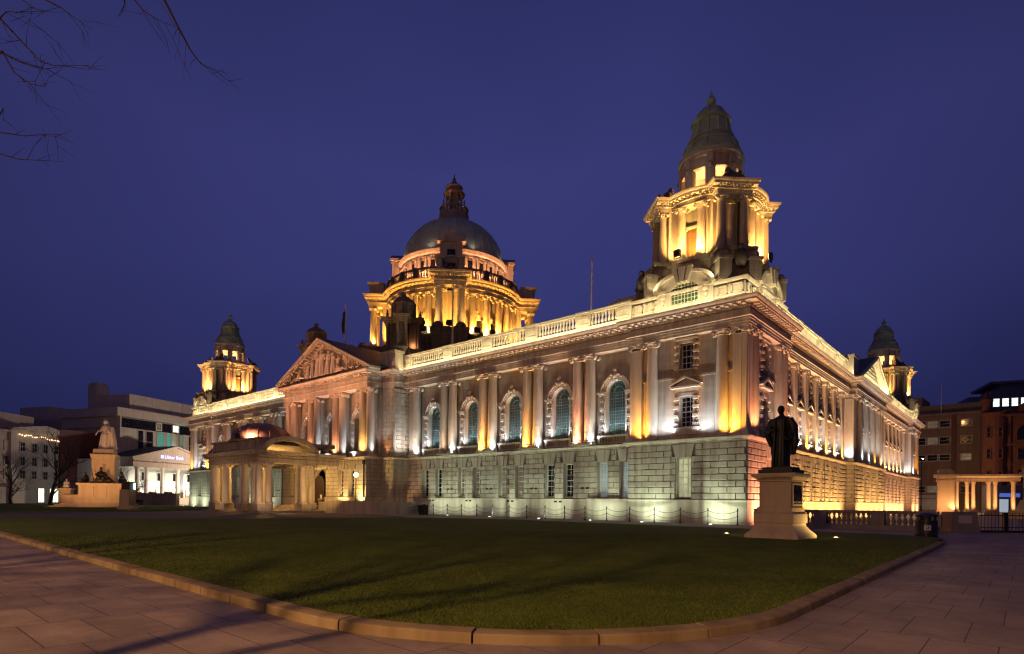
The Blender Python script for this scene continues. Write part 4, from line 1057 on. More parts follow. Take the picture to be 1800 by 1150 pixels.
ll = MB(); ll.slab([(-48.3,-30),(-48.6,-21),(-51,-16.5),(-55.5,-12.3),(-59,-9.5),(-66,-6),(-80,-3.4),(-100,-3.4),(-190,-3.4),(-190,-40),(-60,-45),(-48.3,-38)], -.2, .1)
tag(ll.build('far_lawn', GRASS, None, 0), None, None, None, 'structure')
# turf blades, dense near the camera
rs = np.random.RandomState(5); nb = 95000
d = 4.6+20*rs.rand(nb*3)**2.0; a = (rs.rand(nb*3)-.5)*1.75 + YAW + PI/2
px_ = CAMP.x+d*np.cos(a); py_ = CAMP.y+d*np.sin(a)
ins = np.zeros(len(px_), bool); LP = LAWN; j = len(LP)-1
for i in range(len(LP)):
    xi, yi = LP[i]; xj, yj = LP[j]
    c = ((yi > py_) != (yj > py_)) & (px_ < (xj-xi)*(py_-yi)/(yj-yi+1e-9)+xi); ins ^= c; j = i
ix = np.where(ins)[0][:nb]; px_, py_, d = px_[ix], py_[ix], d[ix]; n = len(ix)
th = rs.rand(n)*2*PI; hh = .012+.018*rs.rand(n); wd = .003+.0005*d; ln_ = (rs.rand(n,2)-.5)*.05
V = np.zeros((n,3,3)); V[:,0] = np.stack([px_-wd*np.cos(th), py_-wd*np.sin(th), np.full(n,.098)],1); V[:,1] = np.stack([px_+wd*np.cos(th), py_+wd*np.sin(th), np.full(n,.098)],1)
V[:,2] = np.stack([px_+ln_[:,0], py_+ln_[:,1], .1+hh],1)
me = bpy.data.meshes.new('grass'); me.from_pydata(V.reshape(-1,3).tolist(), [], np.arange(3*n).reshape(-1,3).tolist()); me.materials.append(GRASS)
go = bpy.data.objects.new('grass', me); COL.objects.link(go); tag(go, 'short mown grass blades covering the lawn', 'grass', None, 'stuff')
# kerb stones round the lawn
KERB = stone('kerb_granite', (.25,.19,.115), streak=.6)
km = MB(); off = []
for i in range(len(front)):
    p = Vector(front[max(i-1,0)]); q = Vector(front[min(i+1,len(front)-1)]); t = (q-p).normalized(); off.append(Vector((t.y,-t.x)))
path = []; acc = 0.0
for i in range(len(front)-1):
    p, q = Vector(front[i]), Vector(front[i+1]); n = max(1,int((q-p).length/.14))
    for k in range(n): f = k/n; path.append((p.lerp(q,f), off[i].lerp(off[i+1],f).normalized()))
path = path[::-1]; i = 0
while i < len(path)-2:
    j = min(len(path)-1, i+max(4,int(1.15/.14)+rnd.randint(-1,2))); secs = []
    jit = rnd.uniform(-.006,.006)
    for k in range(i, j+1):
        p, o = path[k]
        if k in (i,j):
            e_ = (path[min(k+1,len(path)-1)][0]-path[max(k-1,0)][0]).normalized()*.011; p = p + (e_ if k == i else -e_)
        dz = jit
        secs.append([(p.x+o.x*u,p.y+o.y*u,z) for u, z in ((.0,-.1),(.0,.116+dz),(.17+dz*.6,.112+dz),(.192+dz*.6,.103+dz),(.204+dz*.6,.086+dz),(.21+dz*.6,-.1))])
    km.ring(secs); i = j
tag(km.build('kerb', KERB, None, 30), None, None, None, 'structure')

# ================================================================== figures
def figure(m, h, robe=1.0, fold=.07, nf=9, ph=0, arms=(), head=(0,0), lean=(0,0), shoulder=1.0, hair='short', bottom=1.0, face=True, seat=False):
    """draped standing figure of height h at the origin of m, facing -y"""
    H = lambda x, y, z: (x*h+lean[0]*z*h, y*h+lean[1]*z*h, z*h)
    secs = []
    for z, rx, ry, fl in ((0,.155*bottom,.13*bottom,1),(.06,.15*bottom,.125*bottom,1),(.2,.135*robe,.112*robe,1),(.36,.125*robe,.1*robe,.8),(.5,.118*robe,.09*robe,.5),(.6,.112,.078,.4),(.7,.13*shoulder,.08,.35),(.77,.14*shoulder,.082,.2),(.81,.125*shoulder,.07,.1),(.835,.075,.052,0),(.85,.042,.042,0),(.875,.036,.038,0)):
        s = []
        for k in range(28):
            a = 2*PI*k/28; q = 1+fold*fl*math.sin(nf*a+ph+z*2.2)+fold*.5*fl*math.sin((nf*2-3)*a+ph*2)
            s.append(H(rx*q*math.cos(a), ry*q*math.sin(a), z))
        secs.append(s)
    m.ring(secs)
    hx, hy = head
    m.ball(H(hx,-.006+hy,.938), .066*h, 14, 10, (.82,.98,1.12)); m.ball(H(hx,-.02+hy,.905), .045*h, 10, 7, (.85,.95,.9))
    if face:
        m.ball(H(hx,-.068+hy,.928), .013*h, 6, 4, (.8,1,1.5)); m.ball(H(hx,-.058+hy,.952), .03*h, 6, 4, (1.3,.6,.35)); m.ball(H(hx,-.06+hy,.905), .02*h, 6, 4, (1.1,.6,.4))
        for s in (-1,1): m.ball(H(hx+s*.053,.0+hy,.935), .016*h, 6, 4, (.5,.8,1.3))
    if hair == 'short': m.ball(H(hx,.012+hy,.957), .062*h, 10, 7, (.9,.95,.9))
    elif hair == 'veil':
        m.ball(H(hx,.012+hy,.96), .068*h, 10, 7, (1,1,.95)); m.tube([H(hx,.03+hy,.97),H(hx,.06+hy,.88),H(hx,.085,.75)], [.05*h,.06*h,.08*h], 8); m.lathe([(.03*h,1.0*h),(.04*h,1.03*h)], hx*h, hy*h+.01*h, 8)
    for path, rr in arms:
        m.tube([H(*p) for p in path], [r*h for r in rr], 8)
def remesh(o, vox):
    r = o.modifiers.new('r','REMESH'); r.mode = 'VOXEL'; r.voxel_size = vox; r.use_smooth_shade = True; return o
def hand(m, c, dirv, s):
    """palm with four curled fingers and a thumb"""
    c = Vector(c); d_ = Vector(dirv).normalized(); sd = d_.cross(Vector((0,0,1))); sd = sd.normalized() if sd.length > .1 else Vector((1,0,0)); up = sd.cross(d_)
    m.ball(tuple(c+d_*.05*s), .045*s, 8, 6, (1,1,1))
    for i, l in enumerate((.075,.09,.085,.068)):
        p = c+d_*.085*s+sd*(i-1.5)*.024*s; m.tube([tuple(p),tuple(p+d_*l*.5*s-up*.01*s),tuple(p+d_*l*.8*s-up*.045*s)], [.013*s,.012*s,.010*s], 6)
    p = c+d_*.03*s+sd*-.04*s; m.tube([tuple(p),tuple(p+d_*.04*s-sd*.03*s),tuple(p+d_*.075*s-sd*.025*s-up*.02*s)], [.015*s,.013*s,.011*s], 6)

# near statue: robed man on a stone pedestal
ST = thing('statue', 'dark bronze robed man on a tall stone pedestal with a carved side panel', 'statue', (6.35,-14.4,.1), rad(-4))
m = MB()
def sq(a): return [(a,-a),(a,a),(-a,a),(-a,-a)]
m.sweep(sq(.87), [(-.1,-.15),(.1,-.15),(.1,.1),(.06,.16),(-.08,.3),(-.17,.44),(-.2,.5),(-.2,.56)]); m.slab(sq(.68), .3, .56)
m.sweep(sq(.72), [(-.2,.56),(.0,.57),(.0,.9),(-.04,.95),(-.12,.98),(-.4,1.02)]); m.box(-.64,.64,-.64,.64,.9,1.14)
m.sweep(sq(.575), [(.06,1.12),(0,1.18),(0,2.1),(.05,2.12),(.05,2.17),(.12,2.24),(.2,2.28),(.22,2.36),(.2,2.42),(-.3,2.44)]); m.slab(sq(.57), 1.1, 2.43)
m.box(.57,.62,-.5,-.42,1.2,2.05); m.box(.57,.62,.42,.5,1.2,2.05); m.box(.57,.62,-.42,.42,1.2,1.27); m.box(.57,.62,-.42,.42,1.98,2.05)
m.build('pedestal', PED, ST)
m = MB(); m.box(.56,.6,-.42,.42,1.27,1.98)
rr = random.Random(3)
for k in range(16): m.ball((.61,rr.uniform(-.34,.34),rr.uniform(1.34,1.9)), rr.uniform(.05,.1), 8, 5, (.5,1,1.3))
for y in (-.25,-.05,.18): m.ball((.62,y,1.82),.05,8,5); m.tube([(.61,y,1.78),(.62,y+.02,1.6),(.61,y-.02,1.36)],[.05,.09,.07],8)
remesh(m.build('relief_panel', BRONZE, ST), .018)
m = MB(); m.box(-.62,.62,-.6,.6,2.44,2.56); m.box(-.5,.5,-.5,.5,2.56,2.66); m.build('bronze_plinth', BRONZE, ST)
m = MB(Matrix.Translation((0,0,2.62))); hs = 2.36
figure(m, hs, 1.0, .09, 8, .6, shoulder=1.12, bottom=.92, head=(-.005,-.012), arms=(
    (((-.135,0,.79),(-.2,-.015,.655),(-.215,-.06,.56)), (.058,.075,.066)),      # wide sleeve, right arm
    (((-.205,-.06,.60),(-.165,-.115,.6),(-.1,-.14,.62)), (.034,.028,.02)),
    (((.135,0,.79),(.2,.01,.66),(.215,-.02,.55)), (.058,.07,.062)),
    (((.205,-.02,.57),(.2,-.1,.5),(.165,-.145,.465)), (.034,.028,.02))))
# open gown panels and stole hanging in front and behind
for s in (-1,1):
    m.tube([(s*.075*hs,-.085*hs,.78*hs),(s*.07*hs,-.105*hs,.55*hs),(s*.08*hs,-.125*hs,.2*hs),(s*.085*hs,-.135*hs,.03*hs)], [.022*hs,.026*hs,.028*hs,.03*hs], 8)
    m.tube([(s*.13*hs,.03*hs,.79*hs),(s*.16*hs,.06*hs,.5*hs),(s*.155*hs,.07*hs,.22*hs)], [.05*hs,.055*hs,.045*hs], 8)
    m.ball((s*.06*hs,-.13*hs,.012*hs), .035*hs, 8, 5, (1,1.6,.6))
m.tube([(.225*hs,-.02*hs,.6*hs),(.23*hs,0,.4*hs),(.21*hs,.01*hs,.24*hs)], [.05*hs,.055*hs,.03*hs], 8)
m.tube([(-.225*hs,-.05*hs,.6*hs),(-.21*hs,-.02*hs,.5*hs),(-.17*hs,-.0*hs,.36*hs)], [.055*hs,.05*hs,.03*hs], 8)
hand(m, (-.1*hs,-.14*hs,.62*hs), (1,-.2,.2), 1.35); hand(m, (.165*hs,-.145*hs,.465*hs), (-.5,-.7,-.2), 1.35)
m.tube([(.11*hs,-.19*hs,.49*hs),(.19*hs,-.16*hs,.43*hs)], [.022*hs,.022*hs], 8)
m.v = [(x*.93,y,z) for x, y, z in m.v]
remesh(m.build('figure', BRONZE, ST), .02)

# pediment carvings
def relief(parent, x, h, kind, mat, y=-2.95, z=ZE+.45):
    m = MB(); r = random.Random(int(x*100)+7)
    arms = []
    for s in (-1,1):
        q = r.random()
        arms.append((((s*.12,0,.78),(s*(.2+.1*q),-.05,.62+.2*q),(s*(.12+.25*q),-.1,.55+.35*r.random())), (.042,.034,.024)))
    if kind == 'stand': figure(m, h, 1.05, .12, 7, r.random()*6, arms, shoulder=1.0, bottom=1.05, lean=(r.uniform(-.08,.08),0))
    else:               # crouching or reclining
        s = 1 if x < -45 else -1
        m.tube([(s*.0*h,0,.1*h),(s*.28*h,-.05,.2*h),(s*.5*h,0,.45*h),(s*.56*h,0,.62*h)],[.12*h,.17*h,.16*h,.08*h],10); m.ball((s*.6*h,-.03,.76*h),.1*h,10,7)
        m.tube([(s*.1*h,-.1*h,.14*h),(-s*.25*h,-.12*h,.24*h),(-s*.5*h,-.08*h,.06*h)],[.11*h,.09*h,.05*h],8); m.tube([(s*.5*h,-.08*h,.5*h),(s*.35*h,-.2*h,.35*h),(s*.15*h,-.22*h,.4*h)],[.06*h,.05*h,.04*h],8)
    o = m.build('carved_figure', mat, parent); o.location = (x,y,z); remesh(o, .05); return o
for dx, hh_, kd in ((0,3.0,'stand'),(-1.0,2.75,'stand'),(1.05,2.7,'stand'),(-2.0,2.3,'stand'),(2.1,2.35,'stand'),(-2.9,1.95,'stand'),(3.0,1.95,'stand'),(-3.8,1.6,'c'),(3.9,1.6,'c'),(-4.8,1.3,'stand'),(4.7,1.3,'stand'),(-5.7,1.1,'c'),(5.7,1.05,'c'),(-6.6,.75,'c'),(6.7,.75,'c')):
    relief(PEDI, -45+dx, hh_, kd, STONE)

# far monument: crowned queen in white marble above bronze attendants
QM = thing('monument', 'white marble robed queen on a tall lit pedestal with dark bronze figures at its foot', 'monument', (-74.9,-15.6,.1), rad(64))
m = MB()
for k in range(4): m.box(-5.2+.4*k,4.0-.4*k,-4.2+.4*k,4.2-.4*k,-.1+.14*k,.04+.14*k)
m.build('steps', PED, QM, 0)
m = MB(); m.box(-2.6,2.6,-2.4,2.4,.4,1.0); m.box(-2.3,2.3,-2.2,2.2,1.0,2.7); m.box(-2.55,2.55,-2.4,2.4,2.7,2.95)
for sx in (-1,):
    m.box(-4.2,-2.2,-1.5,1.5,.4,1.5); m.box(-4.6,-3.5,-.7,.7,.4,2.1); m.box(-4.75,-3.35,-.85,.85,2.1,2.3)
    for x0 in (-2.0,-.65,.7): m.box(x0,x0+1.25,-2.26,-2.15,1.25,2.5)
m.build('pedestal_base', PED, QM, 0)
m = MB(); m.sweep(sq(1.2), [(.2,2.95),(.2,3.3),(0,3.5),(0,6.1),(.08,6.15),(.14,6.4),(.17,6.6),(-.3,6.65)]); m.slab(sq(1.15),2.95,6.64); m.sweep(sq(1.1), [(.1,6.64),(0,6.8),(0,7.1),(-.1,7.3),(-1,7.32)])
m.build('pedestal_shaft', PED, QM)
m = MB(Matrix.Translation((0,0,7.3)) @ Matrix.Rotation(rad(-48),4,'Z')); figure(m, 3.7, 1.4, .11, 9, .2, hair='veil', bottom=1.4, shoulder=1.15, arms=((((-.13,0,.77),(-.2,-.06,.64),(-.14,-.16,.62)),(.06,.05,.03)),(((.13,0,.77),(.2,-.03,.62),(.16,-.13,.54)),(.06,.05,.03))), head=(0,-.01))
m.tube([(.1*3.7,.08*3.7,.78*3.7),(.1*3.7,.13*3.7,.4*3.7),(.08*3.7,.17*3.7,.02)],[.12*3.7,.14*3.7,.16*3.7],10); m.tube([(-.52,-.62,2.3),(-.75,-.8,1.75)],[.06,.09],6)
remesh(m.build('queen_figure', MARBLE, QM), .05)
def seated(m, s):
    m.ball((0,.0,.45*s),.42*s,10,7,(1.1,1,.9)); m.tube([(0,.05*s,.5*s),(0,0,.95*s),(0,-.02*s,1.25*s)],[.3*s,.3*s,.1*s],10); m.ball((0,-.05*s,1.48*s),.15*s,10,7,(.9,1,1.15))
    for q in (-1,1):
        m.tube([(q*.15*s,0,.5*s),(q*.2*s,-.5*s,.55*s),(q*.22*s,-.6*s,.05*s)],[.17*s,.15*s,.1*s],8); m.tube([(q*.28*s,0,1.15*s),(q*.42*s,-.1*s,.85*s),(q*.3*s,-.4*s,.72*s)],[.1*s,.08*s,.06*s],8)
    m.ball((0,-.3*s,.3*s),.4*s,10,6,(1.3,.8,.8))
for (x, y, r, sc) in ((0,-1.95,0,1.25),(-1.9,-.6,-80,.9),(1.9,-.6,80,.9)):
    m = MB(Matrix.Translation((x,y,2.95)) @ Matrix.Rotation(rad(r),4,'Z')); seated(m, sc)
    if x == 0:
        m.tube([(-.7,-.2,0),(-.9,-.3,1.3),(-.95,-.3,1.9)],[.09,.05,.03],6); m.ball((.75,-.1,.4),.4,8,6)
    remesh(m.build('bronze_figure', BRONZE, QM), .05)
for sx in (-1,):
    m = MB(Matrix.Translation((sx*4.05,0,2.3))); seated(m, .7); remesh(m.build('marble_child', MARBLE, QM), .04)

# ================================================================== street and garden things
def bollard_fence():
    t = thing('chain_fence', 'row of black iron posts with drooping double chains along the lit plinth', 'chain fence', (0,0,0))
    X = [-.05-1.88*k for k in range(18)]; y = -1.35
    pm_ = MB(); pm_.lathe([(.07,0),(.07,.06),(.045,.1),(.04,.2),(.032,.24),(.03,.52),(.045,.54),(.045,.6),(.03,.62),(.028,.86),(.05,.88),(.05,.92),(.03,.95),(.045,1.0),(.02,1.06)], n=10)
    p0 = pm_.build('post', IRON, t); p0.location = (X[0],y,0)
    for x in X[1:]: c = p0.copy(); COL.objects.link(c); c.location = (x,y,0)
    for a, b_ in zip(X, X[1:]):
        ch = MB()
        for z, sag in ((.9,.2),(.57,.22)):
            pts = [(a+(b_-a)*i/10, y, z-sag*(1-(2*i/10-1)**2)) for i in range(11)]; ch.tube(pts, .014, 5)
        ch.build('chain', IRON, t)
bollard_fence()
# in-ground uplights: steel ring and glowing lens
RIM = plain('steel_rim', (.25,.25,.25), .35, .9, .1, 5)
LENSW = glow('uplight_lens_white', (.92,1.0,.80), 12); LENSA = glow('uplight_lens_amber', (1.0,.66,.25), 10)
GREENW = (.83,1.0,.70)
def ground_light(x, y, label, mat, z=.012, r=.14, grp='round uplights set in the ground'):
    t = thing('ground_uplight', label, 'uplight', (x,y,z), 0, grp)
    m = MB(); m.lathe([(r+.05,-.05),(r+.05,.02),(r,.03),(r,.0)], n=16, cap=False); m.build('rim', RIM, t)
    m = MB(); m.lathe([(r,-.01),(r*.7,.03),(r*.2,.04)], n=16); m.build('lens', mat, t); return t

def litter_bin(x, y, label, rnd_=True):
    t = thing('litter_bin', label, 'litter bin', (x,y,0), 0, 'litter bins round the lawn')
    NAVY = plain('bin_paint', (.022,.018,.035), .35, .1, .2, 3)
    m = MB()
    if rnd_:
        m.lathe([(.40,0),(.43,.03),(.43,.08),(.40,.1),(.40,.14),(.43,.16),(.43,.2),(.405,.22),(.405,.66),(.42,.68),(.42,.74),(.39,.75)], n=28); m.build('body', NAVY, t)
        for k in range(4): a = PI/4+k*PI/2; q = MB(); q.box(.35*math.cos(a)-.05,.35*math.cos(a)+.05,.35*math.sin(a)-.05,.35*math.sin(a)+.05,.74,.92); q.build('lid_post', NAVY, t)
        m = MB(); m.lathe([(.42,.9),(.43,.92),(.42,.97),(.3,1.03),(.12,1.07),(.02,1.08)], n=28); m.build('lid', NAVY, t)
        m = MB(); m.lathe([(.36,.7),(.36,.9)], n=20); m.build('liner', IRON, t)
        th = math.atan2(CAMP.y-y, CAMP.x-x)+.12
        def patch(name, w, h, z, mat, dr, du=0):
            q = MB(); n = 6; vs = []
            for i in range(n+1):
                a = th+(du-w/2+w*i/n)/.41; vs += [((.409+dr)*math.cos(a),(.409+dr)*math.sin(a),z),((.409+dr)*math.cos(a),(.409+dr)*math.sin(a),z+h)]
            q.add(vs,[(2*i,2*i+2,2*i+3,2*i+1) for i in range(n)]); return q.build(name, mat, t, 0)
        WH = plain('white_sticker', (.6,.58,.6), .5, 0, .05, 3)
        patch('sticker', .25, .22, .33, WH, .003); patch('sticker_mark', .05, .05, .385, IRON, .006, -.03); patch('sticker_mark', .045, .06, .40, IRON, .006, .035); patch('sticker_text', .17, .03, .49, plain('grey_print', (.25,.23,.26), .5), .006)
    else:
        m.box(-.3,.3,-.28,.28,.05,.86); m.box(-.33,.33,-.31,.31,.86,.93)
        for k in range(7): m.box(-.32,-.3,-.27+k*.085,-.22+k*.085,.08,.84); m.box(.3,.32,-.27+k*.085,-.22+k*.085,.08,.84); m.box(-.29+k*.09,-.24+k*.09,-.3,-.28,.08,.84)
        m.build('body', IRON, t, 0); q = MB(); q.lathe([(.2,.93),(.22,.97),(.16,.97)], n=16); q.build('opening_ring', IRON, t)
    return t
litter_bin(10.15,-7.4, 'dark round litter bin with white sticker at the right end of the lawn')
litter_bin(-27.4,-3.3, 'small square slatted black bin beside the chain posts', False)
# stone balustrade right of the building
PED_ = PED; PED = GARDEN
SB = thing('garden_balustrade', 'low stone balustrade with bulbous balusters beyond the near statue', 'balustrade', (0,-1.0,0))
m = MB(); m.box(.9,10.0,-.22,.22,-.1,.28); m.box(.9,10.0,-.2,.2,.9,.95); m.box(.9,10.0,-.26,.26,.95,1.06); m.build('rail', PED, SB, 0)
prs = [1.2,4.55,7.35,9.8]
for p in prs: q = MB(); q.box(p-.32,p+.32,-.24,.24,.28,.9); q.box(p-.26,p+.26,-.26,-.24,.36,.82); q.build('pier', PED, SB, 0)
q = MB(); q.lathe([(.09,.28),(.09,.33),(.06,.36),(.115,.48),(.115,.53),(.045,.72),(.05,.78),(.09,.84),(.09,.9)], n=12); bq = q.build('baluster', PED, SB); first = True
for a, b_ in zip(prs, prs[1:]):
    n = int((b_-a-.64)/.235)
    for k in range(n):
        c = bq if first else bq.copy()
        if not first: COL.objects.link(c)
        first = False; c.location = (a+.32+(b_-a-.64)*(k+.5)/n,0,0)
SP_ = thing('plaque_pier', 'squat stone pier bearing a pale plaque between balustrade and iron railing', 'stone pier', (10.75,.15,0), YAW)
m = MB(); m.box(-.75,.75,-.45,.45,0,.3); m.prism([(-.7,.3),(.7,.3),(.62,1.06),(-.62,1.06)], -.4, .4); m.build('pier_body', PED, SP_, 0)
m = MB(); m.box(-.33,.33,-.43,-.395,.48,.88); m.build('plaque', plain('pale_plaque', (.5,.42,.36), .4, 0, .1, 3), SP_, 0)
# iron railing beyond
IR = thing('iron_railing', 'low black iron railing with plain upright bars at the right edge', 'railing', (11.5,1.2,0), YAW)
m = MB(); m.box(0,9,-.02,.02,.86,.91); m.box(0,9,-.02,.02,.24,.28); m.box(0,9,-.12,.12,-.05,.1); m.build('rails', IRON, IR, 0)
q = MB(); q.lathe([(.013,.1),(.013,.98),(.022,1.0),(.004,1.06)], n=6); b0 = q.build('bar', IRON, IR); b0.location = (.12,0,0)
for k in range(1,48):
    c = b0.copy(); COL.objects.link(c); c.location = (.12+.18*k,0,0)
for x in (1.35,5.4): q = MB(); q.box(x-.09,x+.09,-.09,.09,-.1,1.0); q.box(x-.11,x+.11,-.11,.11,1.0,1.04); q.build('gate_post', IRON, IR, 0)
PED = PED_
# globe lamp by the side door
def globe_lamp():
    t = thing('lamp_post', 'slim lamp post with a glowing globe in front of the rusticated portico base', 'lamp', (-37.1,-3.85,1.0))
    m = MB(); m.lathe([(.16,-.8),(.16,.25),(.1,.3),(.06,.4),(.045,.5),(.04,2.45),(.08,2.5),(.1,2.6)], n=10); m.build('post', IRON, t)
    m = MB(); m.ball((0,0,2.82),.22,16,10); m.build('globe', glow('globe_glow', (1,.72,.36), 14), t)
    point((-37.1,-3.85,3.82), 1100, (1,.60,.22), .22)
    spot((-36.8,-3.75,1.15), (-37.3,-2.6,3.4), 900, (1,.66,.2), 120)
globe_lamp()
# stone planter and clipped shrubs at the foot of the pier
pl = thing('planter', 'long low stone planter beside the chain posts at the foot of the rusticated pier', 'planter', (-32.6,-1.0,0))
m = MB(); m.box(-1.0,1.0,-.4,.4,0,.75); m.box(-1.08,1.08,-.48,.48,.75,.86); m.build('trough', PED, pl, 0); m = MB(); m.box(-.95,.95,-.38,.38,.8,.89); m.build('soil', plain('soil', (.03,.022,.016), .95), pl, 0)
LEAF = plain('dark_leaf', (.022,.035,.012), .7, 0, .6, 9)
for x, y, r, lb in ((-34.0,-2.4,.42,'small dark clipped shrub left of the stone planter'),(-30.6,-.75,.5,'rounded dark shrub right of the stone planter')):
    t = thing('shrub', lb, 'shrub', (x,y,0), 0, 'clipped shrubs by the pier'); m = MB(); R_ = random.Random(int(-x*10))
    for k in range(420):
        v = Vector((R_.gauss(0,1),R_.gauss(0,1),R_.gauss(0,1))).normalized()*r*(R_.uniform(.55,1.0)); c = v+Vector((0,0,r+.1)); a = Vector((R_.uniform(-1,1),R_.uniform(-1,1),R_.uniform(-1,1)))*.07; b_ = Vector((R_.uniform(-1,1),R_.uniform(-1,1),R_.uniform(-1,1)))*.07
        m.add([tuple(c-a),tuple(c+b_),tuple(c+a),tuple(c-b_)],[(0,1,2,3)])
    m.build('foliage', LEAF, t, 0); m = MB(); m.tube([(0,0,0),(0,0,r)], .04, 6); m.build('stem', IRON, t)
# plinth with a floodlight box on the far lawn
FP = thing('floodlight_plinth', 'tapering stone plinth with a dark floodlight box on top, on the far lawn', 'plinth', (-56.7,-18.2,.1), YAW)
m = MB(); m.prism([(-.78,0),(.78,0),(.72,.25),(.52,.4),(.45,2.05),(-.45,2.05),(-.52,.4),(-.72,.25)], -.6, .6); m.build('plinth_stone', PED, FP, 0)
m = MB(); m.box(-.42,.42,-.4,.3,2.05,2.75); m.box(-.5,.5,-.45,.3,2.75,2.85); m.build('flood_housing', IRON, FP, 0)
m = MB(); m.box(-.55,.55,.3,.34,2.08,2.72); m.build('flood_glass', glow('cool_flood_glass', (.75,1,.95), 6), FP, 0)
# stone wall and hedge bits left of the hall
GW = thing('garden_wall', 'low brownish stone wall left of the hall in front of the white bank columns', 'wall', (-93.5,-2.0,0), rad(12))
m = MB(); m.box(-13,2.6,-.3,.3,-.1,1.9); m.box(-13.1,2.7,-.38,.38,1.9,2.05); m.build('wall_body', PED, GW, 0)
for x in (-9,-4.5,0): m = MB(); m.box(x-.5,x+.5,-.42,.42,-.1,2.3); m.build('wall_pier', PED, GW, 0)
bn = thing('bench', 'dark bench in front of the low wall left of the hall', 'bench', (-93.2,-6.5,0), rad(12))
m = MB(); m.box(-1,1,-.25,.25,.42,.48); m.build('seat', IRON, bn, 0); m = MB(); m.box(-1,1,.22,.28,.55,.95); m.build('backrest', IRON, bn, 0)
for x in (-.85,.85): m = MB(); m.box(x-.04,x+.04,-.22,.26,0,.9); m.build('leg', IRON, bn, 0)

# ================================================================== surroundings
FW = Vector((-math.sin(YAW), math.cos(YAW), 0)); RT = Vector((math.cos(YAW), math.sin(YAW), 0))
BASE = Vector((CAMP.x, CAMP.y, 0))
def W(l, d, z=0): return BASE + RT*l + FW*d + Vector((0,0,z))
def frame(l0, d0, l1, d1):
    """local x from the first to the second ground point, y away behind the facade"""
    a, b_ = W(l0,d0), W(l1,d1); x = (b_-a); n = x.length; x.normalize(); return a, math.atan2(x.y, x.x), n
CREAM = stone('pale_render', (.43,.38,.33), streak=.3); CONC = stone('concrete_panel', (.43,.40,.36), streak=.25); BRICK = stone('dark_red_brick', (.16,.065,.045), joints=(.5,.16), streak=.3)
WHITE = stone('white_stucco', (.62,.62,.58), streak=.15); DRED = plain('dark_red_cladding', (.09,.02,.02), .6, 0, .2, 1); GREYM = plain('grey_metal', (.12,.13,.15), .5, .3, .2, 1)
LITW = glow('lit_window_white', (.85,.95,.80), 1.6); LITY = glow('lit_shop_window', (.95,1.0,.62), 2.2); LITD = glass('dim_lit_window', (.03,.025,.02), .2, (1,.72,.42), .10); LITG = glow('teal_lit_window', (.10,.42,.36), .35)
def bwin(par, x, z0, w, h, y, glassm, framem=FRAME, nx=2, nz=2, rec=.0):
    f = MB(); t = .08
    for a in ((x-w/2-.1,x-w/2+t,z0,z0+h),(x+w/2-t,x+w/2+.1,z0,z0+h),(x-w/2-.1,x+w/2+.1,z0-.12,z0+t),(x-w/2-.1,x+w/2+.1,z0+h-t,z0+h+.08)): f.box(a[0],a[1],y-.12,y+.1,a[2],a[3])
    for i in range(1,nx): q = x-w/2+w*i/nx; f.box(q-.03,q+.03,y-.06,y+.02,z0,z0+h)
    for j in range(1,nz): q = z0+h*j/nz; f.box(x-w/2,x+w/2,y-.06,y+.02,q-.03,q+.03)
    o = f.build('window', framem, par, 0); g = MB(); g.add([(x-w/2,y-.02,z0),(x+w/2,y-.02,z0),(x+w/2,y-.02,z0+h),(x-w/2,y-.02,z0+h)],[(0,1,2,3)]); g.build('pane', glassm, o, 0); return o
# --- long rendered building on the far left
o, rz, n = frame(-85,88,-85,129)
B1 = thing('rendered_building', 'long pale three-storey building with a low pediment and glowing ground-floor shop windows, far left', 'building', o, rz)
m = MB(); m.box(0,11.5,0,14,0,12.2); m.box(11.5,25.8,-.5,14,0,12.7); m.box(25.8,41,0,14,0,12.2)
for x0, x1, y, z in ((0,11.4,0,12.2),(25.9,41,0,12.2),(11.4,25.9,-.5,12.7)): m.box(x0,x1,y-.45,y+.3,z,z+.25); m.box(x0,x1,y-.2,y+.1,3.5,3.9)
m.prism([(11.4,12.95),(25.9,12.95),(18.65,14.1)], -.9, 1.0); m.box(14,23,5,9,12.5,16.2)
m.build('wall', CREAM, B1, 0)
r_ = random.Random(4)
for k in range(16):
    x = 1.3+2.5*k
    y = -.5 if 11.5 < x < 25.8 else 0
    for j, (z0, hh_) in enumerate(((9.1,1.6),(6.6,1.6),(4.3,1.5))):
        q = r_.random(); bwin(B1, x, z0, 1.15, hh_, y, LITD if (q < .28 and j != 1) else GDARK, CREAM)
m = MB(); m.box(.5,17,-.25,.1,2.9,3.5); m.build('shop_fascia', DRED, B1, 0)
for x, w_ in ((17.9,1.5),(21.3,3.0)): bwin(B1, x, .2, w_, 2.6, -.5, LITY, CREAM, 2, 2)
for x in (3,8): bwin(B1, x, .2, 3.2, 2.4, 0, GDARK, DRED, 2, 1)
LS = thing('light_string', 'string of tiny warm bulbs strung under the low pediment', 'string lights', o, rz)
m = MB(); 
for k in range(26): m.ball((13+k*.46+r_.uniform(-.1,.1), -.75, 11.9-.0+r_.uniform(-.16,.16)-.01*k), .10 if r_.random() < .5 else .06, 6, 4)
q = m.build('bulbs', glow('warm_bulb', (1,.62,.3), 4), LS); q['kind'] = 'stuff'
